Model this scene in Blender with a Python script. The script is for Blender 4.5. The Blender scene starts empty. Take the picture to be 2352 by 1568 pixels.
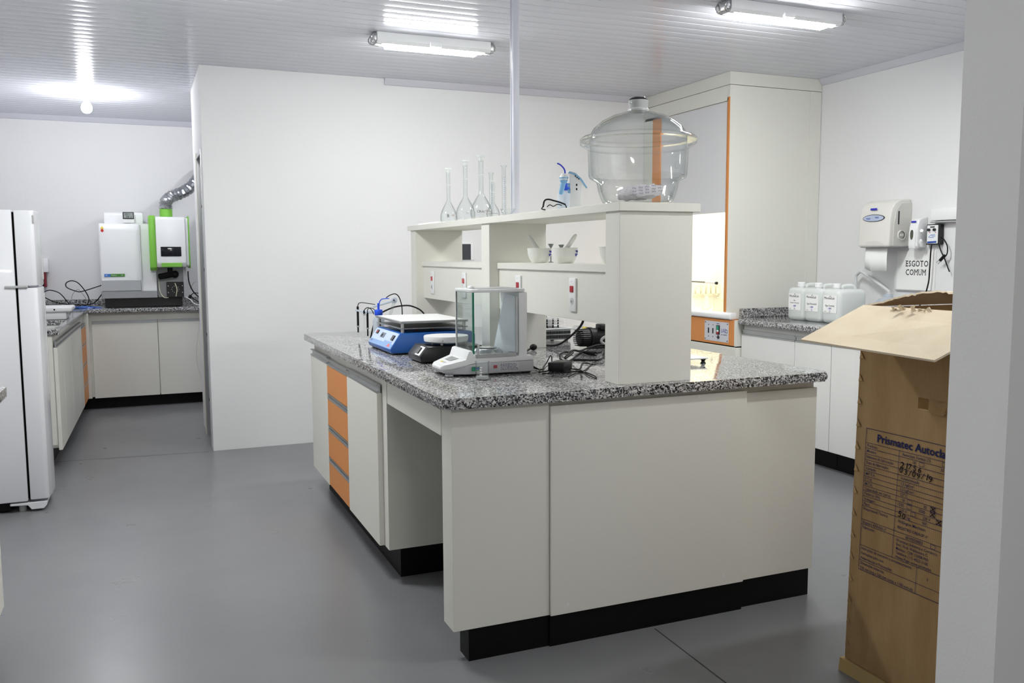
import bpy, bmesh, math, random
from mathutils import Vector, Matrix

# ------------------------------------------------------------------ camera, world, exposure
scene = bpy.context.scene
COL = scene.collection
cam_data = bpy.data.cameras.new('camera')
cam_data.sensor_width = 36.0
cam_data.lens = 2004.5 / 2352 * 36.0
cam_data.clip_start = 0.02
cam = bpy.data.objects.new('camera', cam_data)
COL.objects.link(cam)
yaw, pitch, roll = .3993, -.0988, -.0045
fwd = Vector((math.sin(yaw)*math.cos(pitch), math.cos(yaw)*math.cos(pitch), math.sin(pitch)))
rt = Vector((math.cos(yaw), -math.sin(yaw), 0))
upv = rt.cross(fwd)
R_ = math.cos(roll)*rt + math.sin(roll)*upv
U_ = -math.sin(roll)*rt + math.cos(roll)*upv
M = Matrix((R_, U_, -fwd)).transposed().to_4x4()
M.translation = Vector((0, 0, 1.3571))
cam.matrix_world = M
scene.camera = cam

world = bpy.data.worlds.new('world')
scene.world = world
world.use_nodes = True
world.node_tree.nodes['Background'].inputs[0].default_value = (.55, .58, .62, 1)
world.node_tree.nodes['Background'].inputs[1].default_value = .3
vs = scene.view_settings
scene.display_settings.display_device = 'sRGB'
vs.view_transform = 'Standard'
vs.look = 'None'
vs.exposure = 0.98
vs.gamma = 1.0
vs.use_curve_mapping = False
cy = scene.cycles
cy.use_denoising = True
cy.max_bounces = 10
cy.diffuse_bounces = 5
cy.glossy_bounces = 4
cy.transmission_bounces = 8
cy.transparent_max_bounces = 24
cy.caustics_reflective = False
cy.caustics_refractive = False
cy.sample_clamp_indirect = 6.0

LAMP = 54.0        # emission of the fluorescent diffusers in the lab
LAMP_HALL = 124.0   # the fixture of the space the camera stands in
BULB = 178.0
HOOD = 55.0

# ------------------------------------------------------------------ materials
def C(h):
    h = h.lstrip('#')
    v = [int(h[i:i+2], 16)/255 for i in (0, 2, 4)]
    return tuple((x/12.92 if x <= .04045 else ((x+.055)/1.055)**2.4) for x in v) + (1,)

MAT = {}

def mat(name, col='#ffffff', rough=.5, metal=0., spec=.5, emit=None, es=0., bump=0., bscale=200., var=0., vscale=6., coat=0., trans=0., ior=1.45):
    if name in MAT: return MAT[name]
    m = bpy.data.materials.new(name); m.use_nodes = True
    nt = m.node_tree; b = nt.nodes['Principled BSDF']
    c = C(col) if isinstance(col, str) else col
    b.inputs['Base Color'].default_value = c
    b.inputs['Roughness'].default_value = rough
    b.inputs['Metallic'].default_value = metal
    b.inputs['Specular IOR Level'].default_value = spec
    b.inputs['Coat Weight'].default_value = coat
    b.inputs['Transmission Weight'].default_value = trans
    b.inputs['IOR'].default_value = ior
    if emit:
        b.inputs['Emission Color'].default_value = C(emit); b.inputs['Emission Strength'].default_value = es
    if bump or var:
        tc = nt.nodes.new('ShaderNodeTexCoord')
    if bump:
        n = nt.nodes.new('ShaderNodeTexNoise'); n.inputs['Scale'].default_value = bscale; n.inputs['Detail'].default_value = 3
        nt.links.new(tc.outputs['Object'], n.inputs['Vector'])
        bp = nt.nodes.new('ShaderNodeBump'); bp.inputs['Strength'].default_value = bump; bp.inputs['Distance'].default_value = .002
        nt.links.new(n.outputs['Fac'], bp.inputs['Height']); nt.links.new(bp.outputs['Normal'], b.inputs['Normal'])
    if var:
        n = nt.nodes.new('ShaderNodeTexNoise'); n.inputs['Scale'].default_value = vscale; n.inputs['Detail'].default_value = 4
        nt.links.new(tc.outputs['Object'], n.inputs['Vector'])
        r = nt.nodes.new('ShaderNodeValToRGB')
        r.color_ramp.elements[0].position = .3; r.color_ramp.elements[1].position = .7
        r.color_ramp.elements[0].color = tuple(x*(1-var) for x in c[:3]) + (1,)
        r.color_ramp.elements[1].color = tuple(min(1, x*(1+var)) for x in c[:3]) + (1,)
        nt.links.new(n.outputs['Fac'], r.inputs['Fac']); nt.links.new(r.outputs['Color'], b.inputs['Base Color'])
    MAT[name] = m
    return m

def granite():
    m = bpy.data.materials.new('granite'); m.use_nodes = True
    nt = m.node_tree; b = nt.nodes['Principled BSDF']
    tc = nt.nodes.new('ShaderNodeTexCoord')
    nz = nt.nodes.new('ShaderNodeTexNoise'); nz.inputs['Scale'].default_value = 90; nz.inputs['Detail'].default_value = 2
    mx = nt.nodes.new('ShaderNodeMixRGB'); mx.blend_type = 'ADD'; mx.inputs[0].default_value = .012
    nt.links.new(tc.outputs['Object'], nz.inputs['Vector'])
    nt.links.new(tc.outputs['Object'], mx.inputs[1]); nt.links.new(nz.outputs['Color'], mx.inputs[2])
    vo = nt.nodes.new('ShaderNodeTexVoronoi'); vo.inputs['Scale'].default_value = 225
    nt.links.new(mx.outputs[0], vo.inputs['Vector'])
    sp = nt.nodes.new('ShaderNodeSeparateColor'); nt.links.new(vo.outputs['Color'], sp.inputs[0])
    r = nt.nodes.new('ShaderNodeValToRGB'); r.color_ramp.interpolation = 'CONSTANT'
    els = [(0, '#1d1d20'), (.26, '#56565a'), (.42, '#8d8d90'), (.62, '#b9b8b8'), (.82, '#dcdad8')]
    e = r.color_ramp.elements
    e[0].color = C(els[0][1]); e[1].position = els[1][0]; e[1].color = C(els[1][1])
    for p, c in els[2:]:
        k = e.new(p); k.color = C(c)
    nt.links.new(sp.outputs[0], r.inputs['Fac']); nt.links.new(r.outputs['Color'], b.inputs['Base Color'])
    b.inputs['Roughness'].default_value = .07
    b.inputs['Specular IOR Level'].default_value = .6
    return m

def floor_mat():
    m = bpy.data.materials.new('floor_epoxy'); m.use_nodes = True
    nt = m.node_tree; b = nt.nodes['Principled BSDF']; L = nt.links.new
    tc = nt.nodes.new('ShaderNodeTexCoord')
    n1 = nt.nodes.new('ShaderNodeTexNoise'); n1.inputs['Scale'].default_value = 1.6; n1.inputs['Detail'].default_value = 6; n1.inputs['Roughness'].default_value = .65
    L(tc.outputs['Object'], n1.inputs['Vector'])
    r = nt.nodes.new('ShaderNodeValToRGB')
    r.color_ramp.elements[0].position = .3; r.color_ramp.elements[0].color = C('#77777a')
    r.color_ramp.elements[1].position = .72; r.color_ramp.elements[1].color = C('#7f8082')
    L(n1.outputs['Fac'], r.inputs['Fac'])
    # sparse pale scuffs
    n2 = nt.nodes.new('ShaderNodeTexNoise'); n2.inputs['Scale'].default_value = 26; n2.inputs['Detail'].default_value = 3
    mp = nt.nodes.new('ShaderNodeMapping'); mp.inputs['Scale'].default_value = (.5, 1.6, 1); mp.inputs['Rotation'].default_value = (0, 0, .6)
    L(tc.outputs['Object'], mp.inputs['Vector']); L(mp.outputs['Vector'], n2.inputs['Vector'])
    r2 = nt.nodes.new('ShaderNodeValToRGB')
    r2.color_ramp.elements[0].position = .77; r2.color_ramp.elements[0].color = (0, 0, 0, 1)
    r2.color_ramp.elements[1].position = .85; r2.color_ramp.elements[1].color = (.6, .6, .6, 1)
    L(n2.outputs['Fac'], r2.inputs['Fac'])
    mx = nt.nodes.new('ShaderNodeMixRGB'); mx.inputs[2].default_value = C('#a3a3a5')
    L(r2.outputs['Color'], mx.inputs[0]); L(r.outputs['Color'], mx.inputs[1]); L(mx.outputs[0], b.inputs['Base Color'])
    n3 = nt.nodes.new('ShaderNodeTexNoise'); n3.inputs['Scale'].default_value = 5; n3.inputs['Detail'].default_value = 5
    L(tc.outputs['Object'], n3.inputs['Vector'])
    mr = nt.nodes.new('ShaderNodeMapRange'); mr.inputs['To Min'].default_value = .25; mr.inputs['To Max'].default_value = .33
    L(n3.outputs['Fac'], mr.inputs['Value']); L(mr.outputs['Result'], b.inputs['Roughness'])
    n4 = nt.nodes.new('ShaderNodeTexNoise'); n4.inputs['Scale'].default_value = 60; n4.inputs['Detail'].default_value = 3
    L(tc.outputs['Object'], n4.inputs['Vector'])
    bp = nt.nodes.new('ShaderNodeBump'); bp.inputs['Strength'].default_value = .12; bp.inputs['Distance'].default_value = .002
    L(n4.outputs['Fac'], bp.inputs['Height']); L(bp.outputs['Normal'], b.inputs['Normal'])
    b.inputs['Specular IOR Level'].default_value = .42
    return m

def cardboard(name='cardboard', c0='#9a7a52', c1='#ae9068'):
    m = bpy.data.materials.new(name); m.use_nodes = True
    nt = m.node_tree; b = nt.nodes['Principled BSDF']; L = nt.links.new
    tc = nt.nodes.new('ShaderNodeTexCoord')
    w = nt.nodes.new('ShaderNodeTexWave'); w.wave_type = 'BANDS'; w.bands_direction = 'Y'; w.inputs['Scale'].default_value = 45; w.inputs['Distortion'].default_value = .4
    n = nt.nodes.new('ShaderNodeTexNoise'); n.inputs['Scale'].default_value = 14; n.inputs['Detail'].default_value = 6
    mp = nt.nodes.new('ShaderNodeMapping'); mp.inputs['Scale'].default_value = (1, 1, .25)
    L(tc.outputs['Object'], w.inputs['Vector']); L(tc.outputs['Object'], mp.inputs['Vector']); L(mp.outputs['Vector'], n.inputs['Vector'])
    r = nt.nodes.new('ShaderNodeValToRGB')
    r.color_ramp.elements[0].position = .3; r.color_ramp.elements[0].color = C(c0)
    r.color_ramp.elements[1].position = .75; r.color_ramp.elements[1].color = C(c1)
    L(n.outputs['Fac'], r.inputs['Fac'])
    mx = nt.nodes.new('ShaderNodeMixRGB'); mx.blend_type = 'MULTIPLY'; mx.inputs[0].default_value = .1
    L(r.outputs['Color'], mx.inputs[1]); L(w.outputs['Color'], mx.inputs[2]); L(mx.outputs[0], b.inputs['Base Color'])
    bp = nt.nodes.new('ShaderNodeBump'); bp.inputs['Strength'].default_value = .1; bp.inputs['Distance'].default_value = .002
    L(w.outputs['Fac'], bp.inputs['Height']); L(bp.outputs['Normal'], b.inputs['Normal'])
    b.inputs['Roughness'].default_value = .8; b.inputs['Specular IOR Level'].default_value = .2
    return m

def thin_glass(name, edge='#7f9a98', face='#f4f8f8', refl=.9, power=3.0, base=.04):
    """thin clear glass: transmits, reflects more at grazing angles, tinted where seen edge-on"""
    m = bpy.data.materials.new(name); m.use_nodes = True
    nt = m.node_tree; nt.nodes.clear(); L = nt.links.new
    out = nt.nodes.new('ShaderNodeOutputMaterial')
    tr = nt.nodes.new('ShaderNodeBsdfTransparent'); gs = nt.nodes.new('ShaderNodeBsdfGlossy')
    gs.inputs['Roughness'].default_value = .02; gs.inputs['Color'].default_value = (refl, refl, refl, 1)
    lw = nt.nodes.new('ShaderNodeLayerWeight'); lw.inputs['Blend'].default_value = .5
    pw = nt.nodes.new('ShaderNodeMath'); pw.operation = 'POWER'; pw.inputs[1].default_value = power
    L(lw.outputs['Facing'], pw.inputs[0])
    mc = nt.nodes.new('ShaderNodeMixRGB'); mc.inputs[1].default_value = C(face); mc.inputs[2].default_value = C(edge)
    L(pw.outputs[0], mc.inputs[0]); L(mc.outputs[0], tr.inputs['Color'])
    p5 = nt.nodes.new('ShaderNodeMath'); p5.operation = 'POWER'; p5.inputs[1].default_value = 5.0
    L(lw.outputs['Facing'], p5.inputs[0])
    mr = nt.nodes.new('ShaderNodeMapRange'); mr.inputs['To Min'].default_value = base; mr.inputs['To Max'].default_value = .85
    L(p5.outputs[0], mr.inputs['Value'])
    mx = nt.nodes.new('ShaderNodeMixShader')
    L(mr.outputs['Result'], mx.inputs[0]); L(tr.outputs[0], mx.inputs[1]); L(gs.outputs[0], mx.inputs[2]); L(mx.outputs[0], out.inputs[0])
    return m

def translucent_plastic(name, col='#e4e9e8', mix=.55):
    m = bpy.data.materials.new(name); m.use_nodes = True
    nt = m.node_tree; b = nt.nodes['Principled BSDF']; L = nt.links.new
    out = [n for n in nt.nodes if n.type == 'OUTPUT_MATERIAL'][0]
    b.inputs['Base Color'].default_value = C(col); b.inputs['Roughness'].default_value = .3
    tr = nt.nodes.new('ShaderNodeBsdfTransparent'); tr.inputs['Color'].default_value = C('#eef3f2')
    tl = nt.nodes.new('ShaderNodeBsdfTranslucent'); tl.inputs['Color'].default_value = C(col)
    m1 = nt.nodes.new('ShaderNodeMixShader'); m1.inputs[0].default_value = .35
    L(b.outputs[0], m1.inputs[1]); L(tl.outputs[0], m1.inputs[2])
    m2 = nt.nodes.new('ShaderNodeMixShader'); m2.inputs[0].default_value = mix
    L(tr.outputs[0], m2.inputs[1]); L(m1.outputs[0], m2.inputs[2]); L(m2.outputs[0], out.inputs[0])
    return m

WALL = mat('wall_paint', '#e6e6e7', .75, spec=.2, bump=.25, bscale=120)
CEIL = mat('pvc_ceiling', '#d6d7e0', .16, spec=.24, bump=0)
TRIM = mat('pvc_trim', '#cfcfd8', .35)
FLOOR = floor_mat()
GRANITE = granite()
LAM = mat('white_laminate', '#e3e2da', .45, spec=.35, bump=.05, bscale=900)
LAM2 = mat('cool_white_laminate', '#e9e9e7', .45, spec=.35)
ORANGE = mat('orange_laminate', '#dc9150', .45, spec=.35)
ALU = mat('aluminium', '#b9bbbc', .32, metal=.85)
STEEL = mat('steel', '#c8c9ca', .2, metal=1.)
BRUSH = mat('brushed_steel', '#aeb0b1', .38, metal=.9, var=.06, vscale=60)
BLACK = mat('black_plinth', '#0c0c0d', .5, spec=.2)
RUBBER = mat('black_rubber', '#101012', .5, spec=.3)
BLKPL = mat('black_plastic', '#151518', .32)
GAP = mat('dark_gap', '#050506', .9, spec=.1)
WHITEPL = mat('white_plastic', '#ecedee', .3)
OFFWH = mat('offwhite_plastic', '#dfddd8', .35)
GREYPL = mat('grey_plastic', '#a7a8a9', .4)
LGREY = mat('light_grey_plastic', '#c6c7c8', .35)
FRIDGE = mat('fridge_enamel', '#dcdde2', .25, coat=.3)
CARD = cardboard()
CARDIN = cardboard('cardboard_inner_liner', '#d6c6ad', '#ded0b9')
INK = mat('blue_black_ink', '#272d58', .7, spec=.1)
PEN = mat('black_pen', '#14131a', .6, spec=.1)
PENB = mat('blue_pen', '#2a2ab4', .6, spec=.1)
BLUE = mat('blue_enamel', '#1f5fb0', .35, bump=.08, bscale=500)
LBLUE = mat('pale_blue_panel', '#b9cbe6', .35)
MBLUE = mat('mid_blue_panel', '#7fa3d4', .35)
CAPBLUE = mat('blue_cap', '#1c4fd6', .35)
SKYBL = mat('sky_blue_plastic', '#8cc0e8', .3)
GREEN = mat('green_plastic', '#78b843', .35)
RED = mat('red_switch', '#b30d22', .2, coat=.5)
REDD = mat('red_mark', '#c02020', .4)
YEL = mat('yellow_mark', '#e8d030', .5)
TEAL = mat('teal_mark', '#176b6d', .5)
NAVY = mat('navy_plastic', '#15249a', .35)
PAPER = mat('paper', '#f1f1f0', .8, spec=.1)
PORC = mat('porcelain', '#e9eae6', .35, spec=.4)
SASH = mat('sash_panel', '#dcdcde', .22)
HOODIN = mat('hood_lining', '#f4f2e8', .5)
LCD = mat('lcd_glass', '#8f9794', .2)
DARKGL = mat('dark_glass', '#14151c', .12)
TUBE = mat('lamp_diffuser', '#ffffff', .5, emit='#fbfdfa', es=LAMP)
TUBEN = mat('lamp_diffuser_bright', '#ffffff', .5, emit='#fbfdfa', es=158.0)
TUBER = mat('lamp_diffuser_right', '#ffffff', .5, emit='#fbfdfa', es=122.0)
TUBEB = mat('added_lamp_diffuser', '#ffffff', .5, emit='#fbfdfa', es=64.0)
TUBEH = mat('lamp_diffuser_hall', '#ffffff', .5, emit='#fcfbf5', es=LAMP_HALL)
BULBM = mat('lit_bulb', '#ffffff', .5, emit='#fbfdff', es=BULB)
HOODL = mat('hood_tube', '#ffffff', .5, emit='#fffdf0', es=HOOD)
GLASS = thin_glass('clear_glass', '#93a09d', '#fdfefe', .95, 4.)
PANE = thin_glass('glass_pane', '#d3e2dd', '#fbfdfd', .8, 4.)
GLEDGE = mat('green_glass_edge', '#2f7a63', .15)
ACRYL = thin_glass('clear_acrylic', '#a3acae', '#f6f8f8', .9, 3.)
JUG = translucent_plastic('jerrycan_plastic', '#fafcfb', .9)
WATER = translucent_plastic('water_fill', '#edf5f3', .7)
BOTTLE = translucent_plastic('bottle_plastic', '#e2e8f2', .7)
STOPW = translucent_plastic('stopper_plastic', '#f3f4f3', .8)
FOIL = mat('aluminium_foil', '#a9abae', .3, metal=.9, bump=.9, bscale=45)
SALMON = mat('salmon_paint', '#caa08c', .5)
PUTTY = mat('raw_plaster', '#e5e0cf', .8, bump=.5, bscale=60)
PALEB = mat('pale_beige', '#e9e5d2', .5)

# ------------------------------------------------------------------ mesh helper
class MB:
    def __init__(s): s.V = []; s.F = []
    def add(s, V, F, T=None):
        o = len(s.V)
        s.V += [tuple(T @ Vector(v)) if T is not None else tuple(v) for v in V]
        s.F += [tuple(i+o for i in f) for f in F]
        return s
    def bm(s, b, T=None):
        b.verts.index_update()
        s.add([v.co.copy() for v in b.verts], [[v.index for v in f.verts] for f in b.faces], T); b.free(); return s
    def box(s, x0, x1, y0, y1, z0, z1, bev=0., seg=2, T=None):
        b = bmesh.new(); bmesh.ops.create_cube(b, size=1)
        for v in b.verts: v.co = Vector(((x0+x1)/2+v.co.x*(x1-x0), (y0+y1)/2+v.co.y*(y1-y0), (z0+z1)/2+v.co.z*(z1-z0)))
        if bev: bmesh.ops.bevel(b, geom=b.edges[:], offset=min(bev, .49*min(abs(x1-x0), abs(y1-y0), abs(z1-z0))), segments=seg, affect='EDGES', profile=.5)
        return s.bm(b, T)
    def prism(s, poly, ax, a, b_, bev=0., seg=2, T=None):
        """poly in the two other axes (cyclic order x,y,z), extruded along ax from a to b_"""
        b = bmesh.new(); i = 'xyz'.index(ax)
        def P(p, t):
            q = [0, 0, 0]; q[i] = t
            j, k = [(1, 2), (0, 2), (0, 1)][i]
            q[j], q[k] = p; return q
        v0 = [b.verts.new(P(p, a)) for p in poly]; v1 = [b.verts.new(P(p, b_)) for p in poly]
        n = len(poly)
        caps = [b.faces.new(v0), b.faces.new(v1)]
        for k in range(n): b.faces.new((v0[k], v0[(k+1) % n], v1[(k+1) % n], v1[k]))
        bmesh.ops.recalc_face_normals(b, faces=b.faces[:])
        if bev: bmesh.ops.bevel(b, geom=b.edges[:], offset=bev, segments=seg, affect='EDGES', profile=.5)
        return s.bm(b, T)
    def hexa(s, p):   # 8 corners: bottom ring 4, top ring 4
        return s.add(p, [(3, 2, 1, 0), (4, 5, 6, 7), (0, 1, 5, 4), (1, 2, 6, 5), (2, 3, 7, 6), (3, 0, 4, 7)])
    def lathe(s, prof, c=(0, 0, 0), n=32, T=None, axis='z'):
        V = []; F = []; m = len(prof)
        for k in range(n):
            a = 2*math.pi*k/n; ca, sa = math.cos(a), math.sin(a)
            for r, z in prof:
                p = (r*ca, r*sa, z)
                if axis == 'x': p = (z, r*ca, r*sa)
                if axis == 'y': p = (r*sa, z, r*ca)
                V.append((c[0]+p[0], c[1]+p[1], c[2]+p[2]))
        for k in range(n):
            k2 = (k+1) % n
            for j in range(m-1):
                F.append((k*m+j, k2*m+j, k2*m+j+1, k*m+j+1))
        b = bmesh.new(); vv = [b.verts.new(v) for v in V]
        for f in F:
            try: b.faces.new([vv[i] for i in f])
            except ValueError: pass
        bmesh.ops.remove_doubles(b, verts=b.verts[:], dist=1e-6)
        bmesh.ops.recalc_face_normals(b, faces=b.faces[:])
        return s.bm(b, T)
    def cyl(s, c, r, h, n=24, axis='z', bev=0., T=None):
        if bev: pr = [(0, 0), (r-bev, 0), (r, bev), (r, h-bev), (r-bev, h), (0, h)]
        else: pr = [(0, 0), (r, 0), (r, h), (0, h)]
        return s.lathe(pr, c, n, T, axis)
    def sphere(s, c, r, n=16, sc=(1, 1, 1), T=None):
        pr = [(r*math.sin(math.pi*i/n)*1.0, -r*math.cos(math.pi*i/n)) for i in range(n+1)]
        b = MB().lathe(pr, (0, 0, 0), n*2)
        return s.add([(c[0]+v[0]*sc[0], c[1]+v[1]*sc[1], c[2]+v[2]*sc[2]) for v in b.V], b.F, T)
    def tube(s, pts, r, n=8, smooth=6, T=None, rf=None, cap=True):
        P = [Vector(p) for p in pts]
        if smooth and len(P) > 2: P = catmull(P, smooth)
        V = []; F = []; up = Vector((0, 0, 1)); prev = None
        for i, p in enumerate(P):
            d = (P[min(i+1, len(P)-1)] - P[max(i-1, 0)]).normalized()
            if prev is None:
                u = d.cross(up if abs(d.z) < .9 else Vector((1, 0, 0))).normalized()
            else:
                u = (prev - d*prev.dot(d))
                u = u.normalized() if u.length > 1e-6 else d.cross(up).normalized()
            w = d.cross(u); prev = u
            for k in range(n):
                a = 2*math.pi*k/n
                rr = r if rf is None else rf(i, k, len(P))
                V.append(p + u*(rr*math.cos(a)) + w*(rr*math.sin(a)))
        m = len(P)
        for i in range(m-1):
            for k in range(n):
                F.append((i*n+k, i*n+(k+1) % n, (i+1)*n+(k+1) % n, (i+1)*n+k))
        if cap: F.append(tuple(range(n-1, -1, -1))); F.append(tuple((m-1)*n+k for k in range(n)))
        return s.add(V, F, T)
    def quad(s, a, b, c, d): return s.add([a, b, c, d], [(0, 1, 2, 3)])
    def text(s, txt, o, ux, uy, size, align='LEFT', sx=1., shear=0., lift=.0006, bold=0.):
        V, F = glyphs(txt, bold)
        if not V: return s
        w = max(v[0] for v in V)
        off = {'LEFT': 0, 'CENTER': -w/2, 'RIGHT': -w}[align]
        ux, uy, o = Vector(ux), Vector(uy), Vector(o)
        nrm = ux.cross(uy).normalized()
        return s.add([o + ux*((v[0]+off+shear*v[1])*size*sx) + uy*(v[1]*size) + nrm*lift for v in V], F)
    def line(s, a, b, w, nrm, lift=.0005):
        a, b, nrm = Vector(a), Vector(b), Vector(nrm).normalized()
        d = (b-a).normalized(); t = nrm.cross(d)*(w/2); n = nrm*lift
        return s.add([a-t+n, b-t+n, b+t+n, a+t+n], [(0, 1, 2, 3)])
    def build(s, name, m, parent=None, sharp=35):
        me = bpy.data.meshes.new(name)
        off = ROOT.get(parent.name, Vector()) if parent else Vector()
        me.from_pydata([tuple(Vector(v)-off) for v in s.V], [], s.F)
        me.update()
        b = bmesh.new(); b.from_mesh(me); bmesh.ops.recalc_face_normals(b, faces=b.faces[:]) if len(s.F) > 1 and not getattr(s, 'keep', False) else None
        b.to_mesh(me); b.free()
        if len(me.polygons):
            me.polygons.foreach_set('use_smooth', [True]*len(me.polygons))
            me.set_sharp_from_angle(angle=math.radians(sharp))
        me.materials.append(m)
        o = bpy.data.objects.new(name, me); COL.objects.link(o)
        if parent: o.parent = parent; ROOT[o.name] = off
        else: ROOT[o.name] = Vector()
        return o

def catmull(P, k):
    out = []
    n = len(P)
    for i in range(n-1):
        p0, p1, p2, p3 = P[max(i-1, 0)], P[i], P[i+1], P[min(i+2, n-1)]
        for j in range(k):
            t = j/k
            out.append(.5*((2*p1)+(p2-p0)*t+(2*p0-5*p1+4*p2-p3)*t*t+(3*p1-p0-3*p2+p3)*t*t*t))
    out.append(P[-1]); return out

ROOT = {}
GL = {}
def glyphs(txt, bold=0.):
    key = (txt, bold)
    if key in GL: return GL[key]
    cu = bpy.data.curves.new('t', 'FONT'); cu.body = txt; cu.size = 1.0; cu.resolution_u = 2; cu.offset = bold
    ob = bpy.data.objects.new('t', cu)
    me = ob.to_mesh()
    V = [tuple(v.co) for v in me.vertices]; F = [tuple(p.vertices) for p in me.polygons]
    ob.to_mesh_clear(); bpy.data.objects.remove(ob); bpy.data.curves.remove(cu)
    GL[key] = (V, F); return V, F

def thing(name, label, cat, loc, group=None):
    o = bpy.data.objects.new(name, None); COL.objects.link(o)
    o.location = loc; o.empty_display_size = .05
    ROOT[o.name] = Vector(loc); return tag(o, label, cat, group)
def tag(o, label, cat, group=None):
    o['label'] = label; o['category'] = cat
    if group: o['group'] = group
    return o
def struct(o, label=None):
    o['kind'] = 'structure'
    if label: o['label'] = label
    return o
def copy_tree(o, parent=None):
    c = o.copy(); COL.objects.link(c)
    if parent: c.parent = parent
    ROOT[c.name] = ROOT.get(o.name, Vector())
    for ch in list(o.children): copy_tree(ch, c)
    return c

NX = (-1, 0, 0); NY = (0, -1, 0)
UXL, UYL = (0, -1, 0), (0, 0, 1)      # writing on faces that look towards -x
UXF, UYF = (1, 0, 0), (0, 0, 1)       # writing on faces that look towards -y

H = 2.637
# ------------------------------------------------------------------ the setting
XL, XR, YB, YP, YR = -1.15, 4.694, 9.09, 6.355, -2.6
struct(MB().box(XL-.15, XR+.15, YR-.15, YB+.15, -.1, 0).build('floor', FLOOR))
# expansion joints of the floor
j = MB()
j.line((-.6, 6.44, 0), (.376, 6.342, 0), .006, (0, 0, 1), .0006)
struct(j.build('trim_1', mat('joint_dark', '#3c3c3f', .7)))
j = MB(); j.line((1.665, 2.62, 0), (1.60, .0, 0), .006, (0, 0, 1), .0006)
struct(j.build('trim_2', MAT['joint_dark']))
# slatted pvc ceiling: convex 10 cm slats with fine grooves
def ceiling():
    V = []; F = []
    ys = []
    y = YR-.1
    y0 = 4.638 % .1
    k0 = math.floor((YR-y0)/.1)
    prof = [(0, .006), (.004, .0012), (.03, .0), (.07, .0), (.096, .0012), (.1, .006)]
    pts = []
    yk = y0+k0*.1
    while yk < YB+.1:
        for dy, dz in prof[:-1]: pts.append((yk+dy, H+dz))
        yk += .1
    for (yy, zz) in pts: V += [(XL-.1, yy, zz), (XR+.1, yy, zz)]
    for i in range(len(pts)-1): F.append((2*i, 2*i+2, 2*i+3, 2*i+1))
    b = MB().add(V, F); b.box(XL-.15, XR+.15, YR-.15, YB+.15, H+.02, H+.1)
    return b
struct(ceiling().build('ceiling', CEIL, sharp=20))
struct(MB().box(XL-.15, XL, YR-.15, YB+.15, 0, H+.02).build('wall_left', WALL))
struct(MB().box(XR, XR+.15, YR-.15, YB+.15, 0, H+.02).build('wall_right', WALL))
struct(MB().box(XL, XR, YB, YB+.15, 0, H+.02).build('wall_back', WALL))
struct(MB().box(XL, XR, YR-.15, YR, 0, H+.02).build('wall_rear', WALL))
# partition with its short return wall and doorway
p = MB()
XPW = .408
p.box(XPW, XR, YP, YP+.14, 0, H+.004)
p.box(XPW, XPW+.14, YP+.14, YP+.17, 0, H+.004)
p.box(XPW, XPW+.14, 6.98, 7.42, 0, H+.004)
p.box(XPW, XPW+.14, YP+.17, 6.98, 2.10, H+.004)
struct(p.build('wall_partition', WALL))
d = MB().box(XPW+.05, XPW+.085, YP+.175, 6.975, .005, 2.095)
door = struct(d.build('door_1', mat('door_aluminium', '#a3a6ad', .4, metal=.4)))
f = MB()
for y0, y1 in ((YP+.17, YP+.2), (6.95, 6.98)):
    f.box(XPW-.004, XPW+.05, y0, y1, 0, 2.1)
f.box(XPW-.004, XPW+.05, YP+.2, 6.95, 2.07, 2.1)
f.build('door_frame', ALU, door)
for z in (1.705, 1.263, .805, .337): MB().cyl((XPW-.006, YP+.186, z), .012, .002, 12, 'x').build('screw_cap', GAP, door)
# plaster reveal of the doorway
struct(MB().box(XPW-.006, XPW, 6.985, 7.06, 0, 2.12).build('trim_3', PUTTY))
# front wall with the wide opening the camera looks through
struct(MB().box(1.685, XR, 1.28, 1.43, 0, H+.004).build('wall_front', WALL))
struct(MB().box(XL, -.75, 1.28, 1.43, 0, H+.004).build('wall_front_left', WALL))
# ceiling cove trims
def cove(a, b, nrm):
    a, b, n = Vector(a), Vector(b), Vector(nrm)
    m = MB()
    z = Vector((0, 0, 1))
    pr = [n*0, n*.035, n*.032-z*.012, n*.018-z*.03, n*.012-z*.042, -z*.046]
    V = [a+q for q in pr]+[b+q for q in pr]; k = len(pr)
    F = [tuple(range(k)), tuple(range(2*k-1, k-1, -1))]+[(i, (i+1) % k, k+(i+1) % k, k+i) for i in range(k)]
    return m.add(V, F)
struct(cove((XL, YB, H), (XR, YB, H), (0, -1, 0)).build('trim_4', TRIM))
struct(cove((1.68, YP, H), (3.875, YP, H), (0, -1, 0)).build('trim_5', TRIM))
struct(cove((XR, 5.19, H), (XR, 1.43, H), (-1, 0, 0)).build('trim_6', TRIM))

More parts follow.
